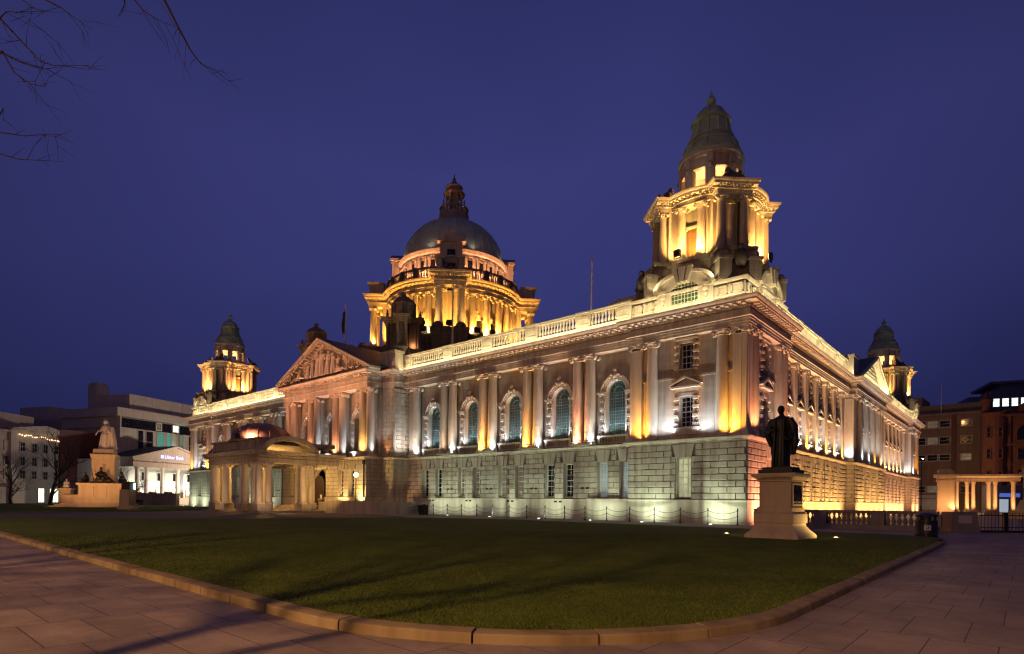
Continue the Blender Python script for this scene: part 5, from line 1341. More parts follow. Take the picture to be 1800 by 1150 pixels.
# --- big modern block with stair tower
o, rz, n = frame(-77.0,116,-70.0,136)
B2 = thing('office_block', 'large grey modern office block with tall vertical windows and green-lit corner', 'office building', o, rz)
m = MB(); m.box(0,12.6,0,16,0,15.2); m.box(14.6,24,0,16,0,15.2); m.box(12.6,14.6,1.5,16,0,15.2); m.box(-.5,24,1.2,16,15.2,17.3); m.box(-1,24,-.5,16,17.3,19.0); m.box(3.4,22,2,14,19,22.4); m.box(-.3,0,-.3,1,0,17.3)
for x in (3.4,9.6,15.8,21.9): m.box(x-.04,x+.04,1.95,2.0,19,22.4)
m.build('wall', CONC, B2, 0)
m = MB(); m.box(0,24,1.1,1.2,15.3,17.2); m.build('recessed_glazing', GDARK, B2, 0)
for x, w_, g_ in ((4.3,1.3,GDARK),(6.3,1.7,GDARK),(8.9,1.7,LITG),(10.9,1.2,LITG),(16.6,1.6,GDARK),(18.6,1.7,GDARK),(21,1.3,GDARK)): bwin(B2, x, 10.6, w_, 4.4, 0, g_, CONC, 1, 2)
for x, w_ in ((9.3,1.2),(13.4,1.5)): bwin(B2, x, 15.6, w_, 1.5, 1.0, LITD if x < 10 else LITW, FRAME, 2, 2)
pw = W(-74.0,124.6,0); 
B2t = thing('chimney_tower', 'plain square concrete chimney tower behind the modern block', 'tower', W(-87,124,0), rz)
m = MB(); m.box(-1.3,1.3,-1.3,1.3,0,24.6); m.box(-1.1,1.1,-1.1,1.1,24.6,25.2); m.build('shaft', CONC, B2t, 0)
B2b = thing('plain_block', 'lower grey flat-roofed block left of the chimney tower', 'building', W(-96,127,0), rz)
m = MB(); m.box(-6,7,0,10,0,17.5); m.box(-3,7,1,10,17.5,20.4); m.box(-6.2,7.2,-.2,10,17.2,17.6); m.build('wall', CONC, B2b, 0); bwin(B2b, 4, 14.6, 1.4, 1.6, 0, GDARK)
B2c = thing('red_block', 'small dark red clad block behind the marble queen', 'building', W(-82.5,114,0), rz)
m = MB(); m.box(-4.5,3.6,0,8,0,13.6); m.box(-4.6,3.7,-.1,8.1,13.6,13.9); m.build('wall', DRED, B2c, 0)
# --- bank with columned portico
o, rz, n = frame(-70.5,110,-65.0,126)
BK = thing('bank_building', 'floodlit white classical bank with columned portico and illuminated sign in its pediment', 'bank', o, rz)
m = MB(); m.box(-1.5,19,3.2,14,0,8.6); m.build('back_wall', WHITE, BK, 0)
m = MB(); m.box(-.2,18.2,-.2,3.4,7.1,8.3); m.box(-.5,18.5,-.6,3.5,8.3,8.6); m.prism([(-.6,8.6),(18.6,8.6),(9,11.3)], -.3, 3.2)
for sg in (-1,1): m.prism([(9+sg*9.7,8.6),(9,11.3),(9,11.65),(9+sg*9.8,8.9)] if sg<0 else [(9,11.3),(9+sg*9.7,8.6),(9+sg*9.8,8.9),(9,11.65)], -.75, 3.2)
for k in range(40): m.box(-.2+k*.47,.02+k*.47,-.55,-.2,8.1,8.3)
m.build('portico_gable', CREAM, BK, 0)
sl = MB()
for sg in (-1,1): sl.add([(9+sg*9.9,-.7,8.95),(9,-.7,11.7),(9,13,11.7),(9+sg*9.9,13,8.95)],[(0,1,2,3)])
sl.build('roof', SLATE, BK, 0)
m = MB(); m.box(-.8,18.8,-.7,3.2,0,1.3); m.build('podium', CREAM, BK, 0)
bc = MB(); bc.lathe([(.5,0),(.5,.2),(.42,.3),(.4,2),(.34,5.3),(.45,5.6),(.48,5.8)], n=14); c0 = bc.build('column', WHITE, BK)
for k, x in enumerate((1.0,2.9,6.4,9.9,13.4,17.0)):
    c = c0 if k == 0 else c0.copy()
    if k: COL.objects.link(c)
    c.location = (x,.35,1.3)
for x in (4.6,8.1,11.7,15.2):
    bwin(BK, x, 4.6, 1.1, 1.7, 3.2, GDARK, WHITE, 1, 1)
    ar = MB(); ar.prism([(x-.85,1.3),(x+.85,1.3)]+[(x+.85*math.cos(PI*i/12),2.5+.85*math.sin(PI*i/12)) for i in range(13)], 3.05, 3.3); ar.build('arched_doorway', CREAM, BK)
sg_ = MB(); sg_.box(5.5,6.05,-.42,-.3,9.05,9.6)
SIGN = glow('violet_sign', (.52,.46,1.0), 2.2)
so = sg_.build('sign_emblem', SIGN, BK, 0)
fc = bpy.data.curves.new('sign_lettering', 'FONT'); fc.body = 'Ulster Bank'; fc.size = .92; fc.extrude = .03; fc.materials.append(SIGN)
fo = bpy.data.objects.new('sign_lettering', fc); COL.objects.link(fo); fo.parent = BK; fo.location = (6.25,-.42,9.02); fo.rotation_euler = (PI/2,0,0)
bpy.context.view_layer.update()
me = bpy.data.meshes.new_from_object(fo.evaluated_get(bpy.context.evaluated_depsgraph_get())); f2 = bpy.data.objects.new('sign_lettering', me); COL.objects.link(f2); f2.parent = BK; f2.location = fo.location; f2.rotation_euler = fo.rotation_euler
if not me.materials: me.materials.append(SIGN)
bpy.data.objects.remove(fo); f2.name = 'sign_lettering'
for x in (1.9,4.6,8.1,11.7,15.2): p_ = Matrix.Rotation(rz,4,'Z') @ Vector((x,2.0,1.55)) + o; spot(p_, p_+Vector((0,0,3))+ (Matrix.Rotation(rz,4,'Z') @ Vector((0,.9,0))), 750, (.95,1,.86), 130)
p_ = Matrix.Rotation(rz,4,'Z') @ Vector((-3,-1,1)) + o; spot(p_, p_+(Matrix.Rotation(rz,4,'Z') @ Vector((-2,8,5))), 900, (.9,.95,1), 120)
p_ = Matrix.Rotation(frame(-77.0,116,-70.0,136)[1],4,'Z') @ Vector((12.0,-.35,10.4)) + frame(-77.0,116,-70.0,136)[0]; spot(p_, p_+Vector((0,0,3))+RT*-.6, 900, (.35,1,.75), 120)

# --- right: concrete office, brick corner building, office tower behind
o, rz, n = frame(87,136,100.5,123)
R1 = thing('concrete_office', 'brown concrete office with bands of dark windows right of the far corner tower', 'office building', o, rz)
m = MB(); m.box(-8,17.2,0,14,0,21.2); m.box(-8,17.3,-.3,14,20.9,21.5); m.box(-8,17,2.5,14,21.5,23.7); m.box(-8,6,4,14,23.7,26.0)
for z in (18.0,14.2,10.7,3.6): m.box(-8,17.2,-.18,.05,z,z+.25)
m.build('wall', stone('brown_concrete', (.22,.155,.11), streak=.3), R1, 0)
m = MB(); m.box(12.0,12.8,-.4,.1,0,21); m.box(16.9,17.8,-.4,.1,0,21.4); m.build('dark_pier', DRED, R1, 0)
r_ = random.Random(9)
for z0, hh_ in ((18.4,1.5),(14.7,1.6),(11.1,1.4),(4.1,1.5)):
    for k in range(10):
        x = -6.8+2.2*k
        bwin(R1, x if x < 12 else x+1.5, z0, 1.9, hh_, 0, LITD if r_.random() < .12 else GDARK, R1.children[0].data.materials[0] if False else CONC, 1, 2)
m = MB(); m.box(-8,12,-.5,.1,2.9,3.6); m.build('shop_canopy', plain('grey_canopy', (.35,.37,.38), .5), R1, 0)
m = MB(); m.box(-8,12,-.06,.02,.4,2.8); m.build('shop_shutter', plain('steel_shutter', (.30,.31,.33), .5, .3, .2, 1), R1, 0)
rp_ = thing('flagpole', 'bare pole on the roof of the brown concrete office', 'flagpole', W(95.0,130,21.5)); m = MB(); m.tube([(0,0,0),(0,0,6.8)], [.09,.05], 8); m.build('pole', FRAME, rp_)
o, rz, n = frame(90,112,103,102)
R2 = thing('brick_building', 'dark red-brown ornate brick building with round corner turret and arched windows', 'building', o, rz)
m = MB(); m.box(.5,17,0,12,0,18.0); m.box(.2,17.3,-.5,12,18.0,18.5); m.box(.4,17.2,-.3,12,12.6,13.0); m.box(.4,17.2,-.3,12,9.0,9.3)
m.lathe([(1.9,0),(1.9,18.2),(2.15,18.4),(2.15,18.9)], 1.6, .6, 20); m.box(3.5,3.9,-.35,.2,0,18); m.box(8.6,9.0,-.35,.2,0,18)
m.prism([(5.0,18.5),(13.2,18.5),(13.2,20.0),(9.1,22.6),(5.0,20.0)], .2, 3)
m.build('wall', BRICK, R2, 0)
m = MB(); m.lathe([(.78,18.9),(.78,21.2),(1.05,21.4),(1.05,21.7),(.5,22.4),(.05,23.3)], .4, 1.5, 14); m.build('turret', BRICK, R2)
m = MB(); m.box(.5,17,2,12,18.5,20.2); m.build('roof', SLATE, R2, 0)
for x, w_ in ((6.2,2.6),(11.2,2.6)):
    f = MB(); 
    for i in range(12):
        a0, a1 = PI*i/12, PI*(i+1)/12; f.prism([(x-1.75*math.cos(a0),15+1.75*math.sin(a0)),(x-1.75*math.cos(a1),15+1.75*math.sin(a1)),(x-1.4*math.cos(a1),15+1.4*math.sin(a1)),(x-1.4*math.cos(a0),15+1.4*math.sin(a0))], -.3, .1)
    fo_ = f.build('arched_window', BRICK, R2); g = MB(); g.prism([(x-1.4,13.6),(x+1.4,13.6)]+[(x+1.4*math.cos(PI*i/12),15+1.4*math.sin(PI*i/12)) for i in range(13)], -.05, .02); g.build('pane', GDARK, fo_, 0)
    for z0, hh_ in ((9.9,2.2),(5.6,2.6)): bwin(R2, x, z0, 2.6, hh_, 0, GDARK, BRICK, 2, 2)
bwin(R2, 9.1, 19.0, 2.4, 1.3, .2, GDARK, FRAME, 2, 2)
for z0 in (14.2,10.2,6): 
    for x in (.7,2.4): bwin(R2, x, z0, .6, 1.9, -1.25, GDARK, BRICK, 1, 2)
o, rz, n = frame(114,140,128,134)
R3 = thing('office_tower', 'grey flat-roofed office tower with a strip of bright lit windows behind the brick building', 'office building', o, rz)
m = MB(); m.box(0,20,0,14,0,28.6); m.box(-4,0,1,14,0,27.6); m.box(2,20,.8,14,28.6,30.2); m.box(-.2,20,-.4,14,30.2,30.8); m.build('wall', GREYM, R3, 0)
for k in range(7):
    if k == 4: continue
    bwin(R3, 1.1+1.75*k+(.5 if k > 4 else 0), 24.8, 1.35, 2.0, 0, LITW, FRAME, 1, 3)

# --- curved colonnade and pylon, amber floodlit
o = W(63.1,85,.0)
CLN = thing('colonnade', 'amber-lit curved stone colonnade with a solid end pavilion', 'colonnade', o, YAW-rad(34)); CLN.scale = (.82,.82,1)
CX, CY = RT*math.cos(rad(34))-FW*math.sin(rad(34)), FW*math.cos(rad(34))+RT*math.sin(rad(34))
m = MB(); m.box(-1.5,1.15,0,2.6,0,.6); m.box(-1.4,1.05,.1,2.5,.6,4.9); m.box(-1.55,1.2,-.05,2.6,4.85,5.05); m.box(-1.45,1.1,.05,2.5,5.05,5.5); m.box(-1.9,1.5,-.4,2.9,5.5,5.85); m.box(-1.3,.6,.2,2.4,5.85,6.6); m.box(.6,1.1,.2,2.4,5.85,6.4)
m.build('end_pavilion', PED, CLN, 0)
arcp = [(1.0+9.2*t, .6+3.4*math.sin(PI*(.05+.6*t))) for t in [i/16 for i in range(17)]]
m = MB(); oo = [(x,y-.45) for x, y in arcp]+[(x,y+1.3) for x, y in arcp[::-1]]
m.sweep(oo, [(-.1,4.85),(0,4.85),(0,5.05),(.04,5.1),(.04,5.4),(.12,5.45),(.4,5.6),(.42,5.85),(-.2,5.9)]); m.slab(oo, 5.3, 5.88)
m.build('entablature', PED, CLN, 25)
cc = MB(); cc.lathe([(.34,.72),(.34,.85),(.29,.92),(.27,2.2),(.235,4.45),(.3,4.55),(.33,4.7),(.36,4.72),(.36,4.86)], n=16); c0 = cc.build('column', PED, CLN); first = True
for x in (1.45,2.95,3.85,6.05,6.95,9.4):
    t = (x-1.0)/9.2; y = .6+3.4*math.sin(PI*(.05+.6*t))
    for dy in (0,.95):
        c = c0 if first else c0.copy()
        if not first: COL.objects.link(c)
        first = False; c.location = (x,y+dy,0)
for x0, x1 in ((1.1,1.9),(2.5,4.4),(5.5,7.5),(8.9,10.2)):
    t = ((x0+x1)/2-1.0)/9.2; y = .6+3.4*math.sin(PI*(.05+.6*t)); pb = MB(); pb.box(x0,x1,y-.5,y+1.4,-.1,.72); pb.build('column_plinth', PED, CLN, 0)
for x in (1.0,2.2,3.4,5.0,6.5,8.2,9.2): p_ = o+CX*x*.82+CY*(.82*(.6+3.4*math.sin(PI*(.05+.6*(x-1)/9.2))-1.6))+Vector((0,0,.75)); spot(p_, p_+CY*1.6+Vector((0,0,2.4)), 420, (1,.47,.17), 120)
p_ = o+CX*-.2+CY*-3.0+Vector((0,0,.3)); spot(p_, o+CY*1+Vector((0,0,3.2)), 1300, (1,.46,.17), 100)
o = W(54.6,59,0)
PY = thing('stone_pylon', 'stepped stone memorial pylon lit orange at the right edge of the picture', 'memorial', o, YAW+.2)
m = MB(); m.box(-.7,4,-.6,4,0,.9); m.prism([(-.45,.9),(3.5,.9),(3.5,2.0),(.25,2.0)], -.4, 3.5); m.box(.35,3.4,-.2,3.3,2.0,4.6); m.box(.1,3.6,-.4,3.5,4.6,4.95); m.box(.25,3.5,-.3,3.4,4.95,5.6); m.box(.5,3.3,-.1,3.2,5.6,6.0)
m.build('pylon_body', PED, PY, 0)
m = MB(); m.ball((-.05,-.45,1.75),.14,8,5); m.build('carved_finial', SOOT2, PY)
p_ = o+RT*.5+FW*-3+Vector((0,0,.3)); spot(p_, o+RT*1+Vector((0,0,2.8)), 1500, (1,.48,.16), 110)
sh = thing('shop_front', 'small lit shop front glimpsed between the colonnade columns', 'shop', W(92,108,0), YAW)
m = MB(); m.box(-3,3,0,3,0,5.2); m.build('wall', GREYM, sh, 0); m = MB(); m.box(-2.2,-.6,-.05,0,.2,2.6); m.build('lit_pane', glow('shop_blue_white', (.7,.85,1), .4), sh, 0); m = MB(); m.box(-2.2,1.5,-.08,0,3.0,3.7); m.build('fascia_light', glow('blue_fascia', (.15,.25,1), .45), sh, 0)

# ================================================================== bare trees
BARK = plain('dark_bark', (.035,.028,.024), .9, 0, .4, 6, .5, 20)
TWIG = plain('dark_twigs', (.022,.018,.018), .9, 0, .3, 6)
def grow(mt, mc, p, d, L, r, lev, R_, up=.12, maxlev=5):
    n = 3; pts = [p]; q = p.copy(); dd = d.copy()
    for i in range(n):
        dd = (dd + Vector((R_.uniform(-.22,.22),R_.uniform(-.22,.22),R_.uniform(-.1,.16)+up*.4))).normalized(); q = q + dd*L/n; pts.append(q.copy())
    r1 = r*.62
    (mt if lev < 2 else mc).tube([tuple(a) for a in pts], [r+(r1-r)*i/n for i in range(n+1)], 8 if lev < 2 else 4)
    if lev >= maxlev: return
    for k in range(R_.choice((3,3,4)) if lev else 6):
        i = R_.choice((1,2,3,3)) if k else 3; b0 = pts[i]
        ax = Vector((R_.uniform(-1,1),R_.uniform(-1,1),R_.uniform(-.5,.5))); nd = (dd + ax.normalized()*R_.uniform(.55,.95)).normalized()
        grow(mt, mc, b0, nd, L*R_.uniform(.6,.8), r1*R_.uniform(.62,.85), lev+1, R_, up, maxlev)
def bare_tree(loc, h, label, seed, lean=(0,0), maxlev=5, r=.2):
    R_ = random.Random(seed); t = thing('bare_tree', label, 'tree', loc, 0, 'leafless winter trees'); mt = MB(); mc = MB()
    grow(mt, mc, Vector((0,0,-.1)), Vector((lean[0],lean[1],1)).normalized(), h*.34, r, 0, R_, .12, maxlev)
    mt.build('trunk', BARK, t); mc.build('crown', TWIG, t, 0); return t
bare_tree(W(-66.5,85,0), 12.5, 'leafless tree with a leaning trunk and wide crown in front of the long pale building', 3, (.12,.1), 5, .3)
bare_tree(W(-51.5,80,0), 7.2, 'slender leafless tree in front of the white bank, behind the floodlight plinth', 8, (-.1,0), 5, .17)
bare_tree(W(-78,92,0), 9.5, 'leafless tree at the very left edge before the pale building', 15, (0,0), 5, .24)
bare_tree(W(-62,93,0), 7.5, 'small leafless tree half hidden left of the marble queen', 21, (0,0), 5, .15)
# big tree just outside the frame whose branch tips hang into the top left corner
FT = thing('bare_tree', 'dark leafless branches reaching into the top left corner from a large nearby tree', 'tree', W(-11.6,8.5,0), 0, 'leafless winter trees')
def at(px, v, d): return W((px-900)/1034.4*d, d, 1.394+(880.4+.01015*(px-900)-v)/1034.4*d) - FT.location
mt = MB(); mc = MB(); R_ = random.Random(2)
mt.tube([(0,0,-.2),(.1,.05,2),(-.05,.1,4.5),(.1,0,7),(.2,.1,9.5),(.1,.1,12)], [.36,.3,.26,.22,.15,.06], 10)
def twiggy(pts, r, hub):
    P = [at(*p) for p in pts]; first = P[0]
    hubp = Vector(hub); mid = hubp.lerp(first, .55)+Vector((0,0,.5))
    mt.tube([tuple(hubp),tuple(hubp.lerp(mid,.5)),tuple(mid),tuple(first)], [.12,.08,.05,r*1.25], 7)
    n = len(P); mc.tube([tuple(p) for p in P], [.7*r*(1-.8*i/(n-1)) for i in range(n)], 5)
    for i in range(n-1):
        for k in range(2 if i else 1):
            f = R_.random(); b0 = P[i].lerp(P[i+1], f); t = (P[i+1]-P[i]).normalized()
            nd = (t*.7+Vector((R_.uniform(-1,1),R_.uniform(-1,1),R_.uniform(-.9,.7)))).normalized(); L = R_.uniform(.15,.6)
            e1 = b0+nd*L*.5; e2 = e1+(nd+Vector((R_.uniform(-.4,.4),R_.uniform(-.4,.4),-.1))).normalized()*L*.5
            mc.tube([tuple(b0),tuple(e1),tuple(e2)], [.004,.003,.0015], 4)
            if L > .35: mc.tube([tuple(e1),tuple(e1+(nd+Vector((R_.uniform(-.8,.8),R_.uniform(-.8,.8),R_.uniform(-.8,.8)))).normalized()*.22)], [.003,.0015], 4)
dd = 8.2
for pts, r, hub in ((((278,-10,dd),(310,52,dd),(331,90,dd),(348,112,dd),(378,127,dd)),.026,(0,0,9.5)), (((225,-6,dd),(248,20,dd),(271,34,dd),(308,50,dd)),.014,(0,0,9.5)), (((212,-12,dd),(213,8,dd),(202,29,dd)),.015,(0,0,9.5)),
    (((62,-6,7.6),(99,12,7.6),(125,31,7.6),(157,53,7.6)),.016,(0,0,8)), (((-8,30,7.4),(16,55,7.4),(44,85,7.4),(64,107,7.4),(89,115,7.4),(151,115,7.4)),.018,(0,0,7)), (((-8,90,7.8),(23,106,7.8),(52,117,7.8),(78,121,7.8),(110,116,7.8)),.014,(0,0,6.5)),
    (((0,92,7.6),(21,128,7.6),(47,147,7.6),(74,153,7.6),(81,136,7.6)),.015,(0,0,6.5)), (((-8,232,8),(39,239,8),(78,236,8),(116,236,8)),.012,(0,0,5)), (((-8,269,8),(29,280,8),(68,282,8),(112,284,8)),.012,(0,0,4.6)), (((22,-8,7.9),(47,10,7.9),(63,18,7.9)),.012,(0,0,8)), (((-6,32,7.2),(6,20,7.2),(30,22,7.2),(52,40,7.2)),.012,(0,0,7)), (((-6,205,8),(2,190,8),(2,214,8)),.01,(0,0,5))):
    twiggy(pts, r, hub)
mt.build('trunk', BARK, FT); mc.build('crown', TWIG, FT, 0)
# trees behind the camera whose trunks throw the long shadows over paving and lawn
for (x, y, h, sd) in ((9.25,-41.0,9,31),(2.6,-42.3,9,33),(-4.9,-41.0,8,35)):
    bare_tree((x,y,0), h, 'leafless street tree behind the viewpoint, '+{9.25:'beside the photographer',2.6:'second from the photographer',-4.9:'farthest from the photographer'}[x], sd, (0,0), 4, .17)

# ================================================================== FLOODLIGHTING
AMB = (1.0,.42,.055); PNK = (1.0,.35,.15); WHT = (.82,.90,1.0); YEL = (1.0,.62,.10); CRM = (1.0,.82,.42)
# street lamps on the road behind the viewpoint
def street_lamp(x, y, W_, col, label):
    t = thing('street_lamp', label, 'street lamp', (x,y,0), 0, 'sodium street lamps behind the viewpoint')
    m = MB(); m.lathe([(.14,0),(.14,1.2),(.08,1.3),(.06,9.3)], n=10); m.tube([(0,0,9.3),(0,.5,9.8),(0,1.4,9.9)], [.06,.05,.045], 8); m.build('post', IRON, t)
    m = MB(); m.box(-.18,.18,1.2,1.9,9.82,10.0); m.build('lantern_head', IRON, t, 0); m = MB(); m.box(-.14,.14,1.25,1.85,9.76,9.82); m.build('lamp_bowl', glow('sodium_bowl', (1,.6,.25), 20), t, 0)
    point((x,y+1.55,9.55), W_*.47, col, .35)
    spot((x,y+1.55,9.5), (x,y+1.55,0), W_*.66, col, 164, .3, .3)      # cut-off optics throw most light down
SOD = (1,.52,.20)
street_lamp(13.3,-58.5, 27000, SOD, 'tall sodium street lamp on the road behind the viewpoint, nearest one')
street_lamp(-19,-59, 15000, SOD, 'tall sodium street lamp on the road behind the viewpoint, left of the nearest')
street_lamp(-52,-60, 8000, SOD, 'tall sodium street lamp on the road behind the viewpoint, farthest left')
p_ = W(-57,118); street_lamp(p_.x, p_.y, 20000, (1,.76,.56), 'street lamp beside the bank, hidden behind the hall')
p_ = W(74,106); street_lamp(p_.x, p_.y, 9000, (1,.58,.28), 'street lamp beside the brown concrete office, hidden behind the hall')
# ground uplights along the front plinth
gl = [('right of the pavilion window, by the near corner',-1.6),('left of the pavilion window',-6.4),('before the first window pair',-10.6),('before the second window pair',-15.4),('before the third window pair',-20.7),('before the fourth window pair',-25.9),('before the fifth window pair',-29.4)]
for nm, x in gl:
    ground_light(x, -1.75, 'glowing white round uplight in the paving '+nm, LENSW)
    spot((x,-1.75,.08), (x,0.2,2.6), 640, GREENW, 135)
for nm, x in (('left wing, nearest the porch',-58),('left wing, third from the porch',-70),('left wing, second from the porch',-64)):
    ground_light(x, -1.75, 'glowing white round uplight in the paving before the '+nm, LENSW); spot((x,-1.75,.08), (x,.2,2.6), 560, GREENW, 150)
for nm, x in (('right of the far left pavilion window',-83.6),('left of the far left pavilion window',-87.8)):
    ground_light(x, -1.75, 'glowing white round uplight in the paving '+nm, LENSW); spot((x,-1.75,.08), (x,.2,2.6), 560, GREENW, 150)
# near statue spots
for lx, ly, nm in ((4.0,-13.6,'left'),(7.95,-13.1,'right')):
    ground_light(lx, ly, 'small glowing amber spot set in the lawn just %s of the near statue pedestal' % nm, LENSA, .112, .1)
    spot((lx,ly,.2), (6.35,-14.4,1.6), 120 if lx < 6 else 260, (1,.62,.2), 100)
# amber uplights on the right front's paving
for i, y in enumerate([2.2,6.3]+[11.5+3.2*k for k in range(6)]+[33,36.2,39.45,42.7,46]+[51.4+3.2*k for k in range(6)]+[72.5,76.7]):
    c = (1,.36,.19) if y < 8 else ((1.0,.52,.16) if y < 48 else (1,.46,.2))
    xx = 1.7 if (y < 8.5 or 31 < y < 48 or y > 70) else .9
    spot((xx,y,.08), (-.2 if xx > 1 else -1.0,y,2.8), 2600 if y < 8 else 1250, c, 150)
# ledge uplights on the first-floor string course, front
zl = 5.86; KL = 7.0
def up(x, y, W_, c, ty=.0, right=False, ang=80, dx=0, tz=5.0):
    P_ = (-y, x, zl) if right else (x, y, zl); T_ = (-(y+ty), x+dx, zl+tz) if right else (x+dx, y+ty, zl+tz)
    spot(P_, T_, W_*KL, c, ang, 1, .05)
tints = [PNK, AMB, AMB, None, None]
for wing in (0, 1):
    M_ = (lambda x: x) if not wing else (lambda x: -L1-x)
    for k, p in enumerate(pairs):
        c = tints[k]
        if c: up(M_(p-.3), -.28, 120, c, .3, ang=160); up(M_(p-.3), -.42, 190, c, .5, ang=42, tz=4.6); up(M_(p+.25), -.3, 60, c, .35, ang=60)
        else: up(M_(p-.1), -.3, 34, (1,.66,.4), .3, ang=90); up(M_(p-.3), -.42, 70, (1,.72,.5), .5, ang=42, tz=4.6)
    for i, x in enumerate(BX):
        spot((M_(x)-.5,.62,6.52), (M_(x)-.75,1.15,8.6), 190, WHT, 120, 1, .05); spot((M_(x)+.5,.62,6.52), (M_(x)+.75,1.15,8.6), 190, WHT, 120, 1, .05)
        up(M_(x-1.5), -.1, 40, WHT, .4, dx=-.3, ang=150); up(M_(x-1.5), -.3, 75, (1,.80,.62), .55, dx=-.35, ang=46, tz=4.6); 
        if i in (0,4): up(M_(x+1.5), -.1, 45, WHT, .3, ang=85)
    # pavilion
    for x, c, e_ in ((-1.05,AMB,130),(-2.6,WHT,32),(-7.4,AMB,125),(-5.85,WHT,45)): up(M_(x), -.5, e_, c, .4, ang=150); up(M_(x), -.62, e_*.8, c if c is AMB else (1,.8,.65), .5, ang=55, tz=4)
    up(M_(-3.0), -.15, 42, WHT, .4, ang=110); up(M_(-5.4), -.15, 50, WHT, .4, ang=110)
# portico
for c in (-7.575,-2.525,2.525,7.575): up(-45+c, -3.15, 210, (1,.50,.13) if c > 5 else PNK, .5, ang=95); up(-45+c+1.4, -2.6, 60, WHT, .6, ang=80)
for x in PX: up(x-.4, -2.1, 90, WHT if x > -46 else PNK, .4, ang=110, tz=3)
for x in (-51,-45,-39): spot((x*.62-17.1,-12.0,7.3), (x*.9-4.5,-3,15.8), 6400, (1,.40,.19), 75)
up(-35.7, -1.45, 30, PNK, .3); spot((-33.2,-.6,5.9), (-34.8,-.1,9.5), 500, (1,.9,.85), 120)
spot((-33.6,-2.6,.3), (-35.0,-1,3), 420, (1,.56,.24), 140); spot((-40.0,-4.2,1.0), (-40.6,-2.8,3), 420, (1,.56,.2), 140)
# right front
for s in (1.1,2.6,5.9,7.4): up(s, -.42, 170 if s in (1.1,7.4) else 90, PNK if s in (1.1,7.4) else (1,.72,.55), .4, True)
for k, s in enumerate(PXR+PXR2+[9.0]): up(s, .3, 110, AMB if k % 2 else (1,.5,.22), .45, True, 130); up(s, .12, 60, (1,.5,.22), .5, True, 60, tz=4)
for k, s in enumerate(WXR+WXR2): up(s, .45, 85, WHT if k % 2 else (1,.85,.7), .5, True, 110)
for c in (-5.2,-1.74,1.74,5.2): up(39.45+c, -.42, 100, AMB if c > 0 else WHT, .4, True); up(39.45+c+1.7, -.3, 110, WHT, .5, True, 100)
spot((-.3,30.2,5.9), (-.5,31.2,9.5), 400, WHT, 120); spot((-.3,69.4,5.9), (-.5,70.4,9.5), 450, WHT, 120)
for s in (72.0,73.6,76.0,77.4): up(s, -.42, 130, AMB if s > 75 else WHT, .4, True)
# strips lying on the cornice that wash the balustrades
for x0, x1, e_ in ((-34.6,-8.6,620),(-81.4,-55.4,950)): area(((x0+x1)/2, -.42, 14.5), ((x0+x1)/2, .25, 15.45), e_, CRM, x1-x0, .12, 0)
for y0, y1 in ((8.6,29.9),(49.0,70.3)): area((.05,(y0+y1)/2,14.5), (-.6,(y0+y1)/2,15.4), 600, CRM, y1-y0, .12, PI/2)
for x0 in (-8.4,-89.9): area((x0+4.1,-.72,14.5), (x0+4.1,.3,15.7), 210, CRM, 8.2, .12, 0)
for y0 in (.1,70.6): area((.72,y0+4.1,14.5), (-.3,y0+4.1,15.7), 210, CRM, 8.2, .12, PI/2)
area((.6,39.45,14.55), (-.2,39.45,15.9), 520, CRM, 14, .12, PI/2)
spot((-32.0,-.4,14.6), (-35,-.3,15.6), 60, CRM, 90)
# corner towers
def floodlight(loc, tgt, label, grp, s=1.0):
    v = Vector(tgt)-Vector(loc); t = thing('floodlight', label, 'floodlight', loc, math.atan2(v.y,v.x)-PI/2, grp)
    m = MB(Matrix.Scale(s,4)); m.prism([(-.24,.16),(.24,.16),(.24,.56),(-.24,.56)], -.16, .08); m.build('housing', IRON, t, 0)
    m = MB(Matrix.Scale(s,4)); m.box(-.28,-.25,-.06,.02,0,.4); m.box(.25,.28,-.06,.02,0,.4); m.box(-.28,.28,-.06,.02,-.0,.03); m.build('bracket', IRON, t, 0)
    m = MB(Matrix.Scale(s,4)); m.box(-.21,.21,.08,.1,.19,.53); m.build('glass', glow('flood_glass', (1,.75,.35), 8), t, 0); return t
tn = ['near right','far left front','far right rear']
for ti, (x, y) in enumerate(TOW[:3]):
    warm = (1,.47,.12) if ti != 1 else (1,.41,.13)
    for k in range(4):
        a = k*PI/2
        for da in (-24,24):
            px0, py0 = polar(3.35, a+rad(da)); tx, ty = polar(2.5, a+rad(da)*.25)
            spot((x+px0,y+py0,18.6), (x+tx,y+ty,20.6), 4200, warm, 150)
        px0, py0 = polar(3.75, a, .35); tx, ty = polar(2.5, a)
        spot((x+px0*1.02,y+py0*1.02,18.75), (x+tx,y+ty,20.9), 1500, (1,.56,.14), 140)
    point((x,y,24.5), 1300, (1,.50,.18), .3)
    for k in range(4):
        for da in (-17,17): px0, py0 = polar(4.35, k*PI/2+rad(da)); tx, ty = polar(2.9, k*PI/2+rad(da*.8)); spot((x+px0,y+py0,18.35), (x+tx,y+ty,20.8), 1700, warm, 100)
        px0, py0 = polar(3.5, k*PI/2); tx, ty = polar(1.6, k*PI/2); spot((x+px0,y+py0,23.2), (x+tx,y+ty,27.0), 50, (1,.84,.62), 110)  # last spot: unseen, added to lighten the drum and cupola
        px0, py0 = polar(5.2, PI/4+k*PI/2); tx, ty = polar(3.8, PI/4+k*PI/2); spot((x+px0,y+py0,18.0), (x+tx,y+ty,20.6), 420, (1,.66,.3), 90)
    for lx, ly in ((3.9,-3.9),(-3.9,-3.9)): spot((x+lx*.6,y-4.9,16.2), (x+lx*.3,y-3.2,19), 150, CRM, 100)
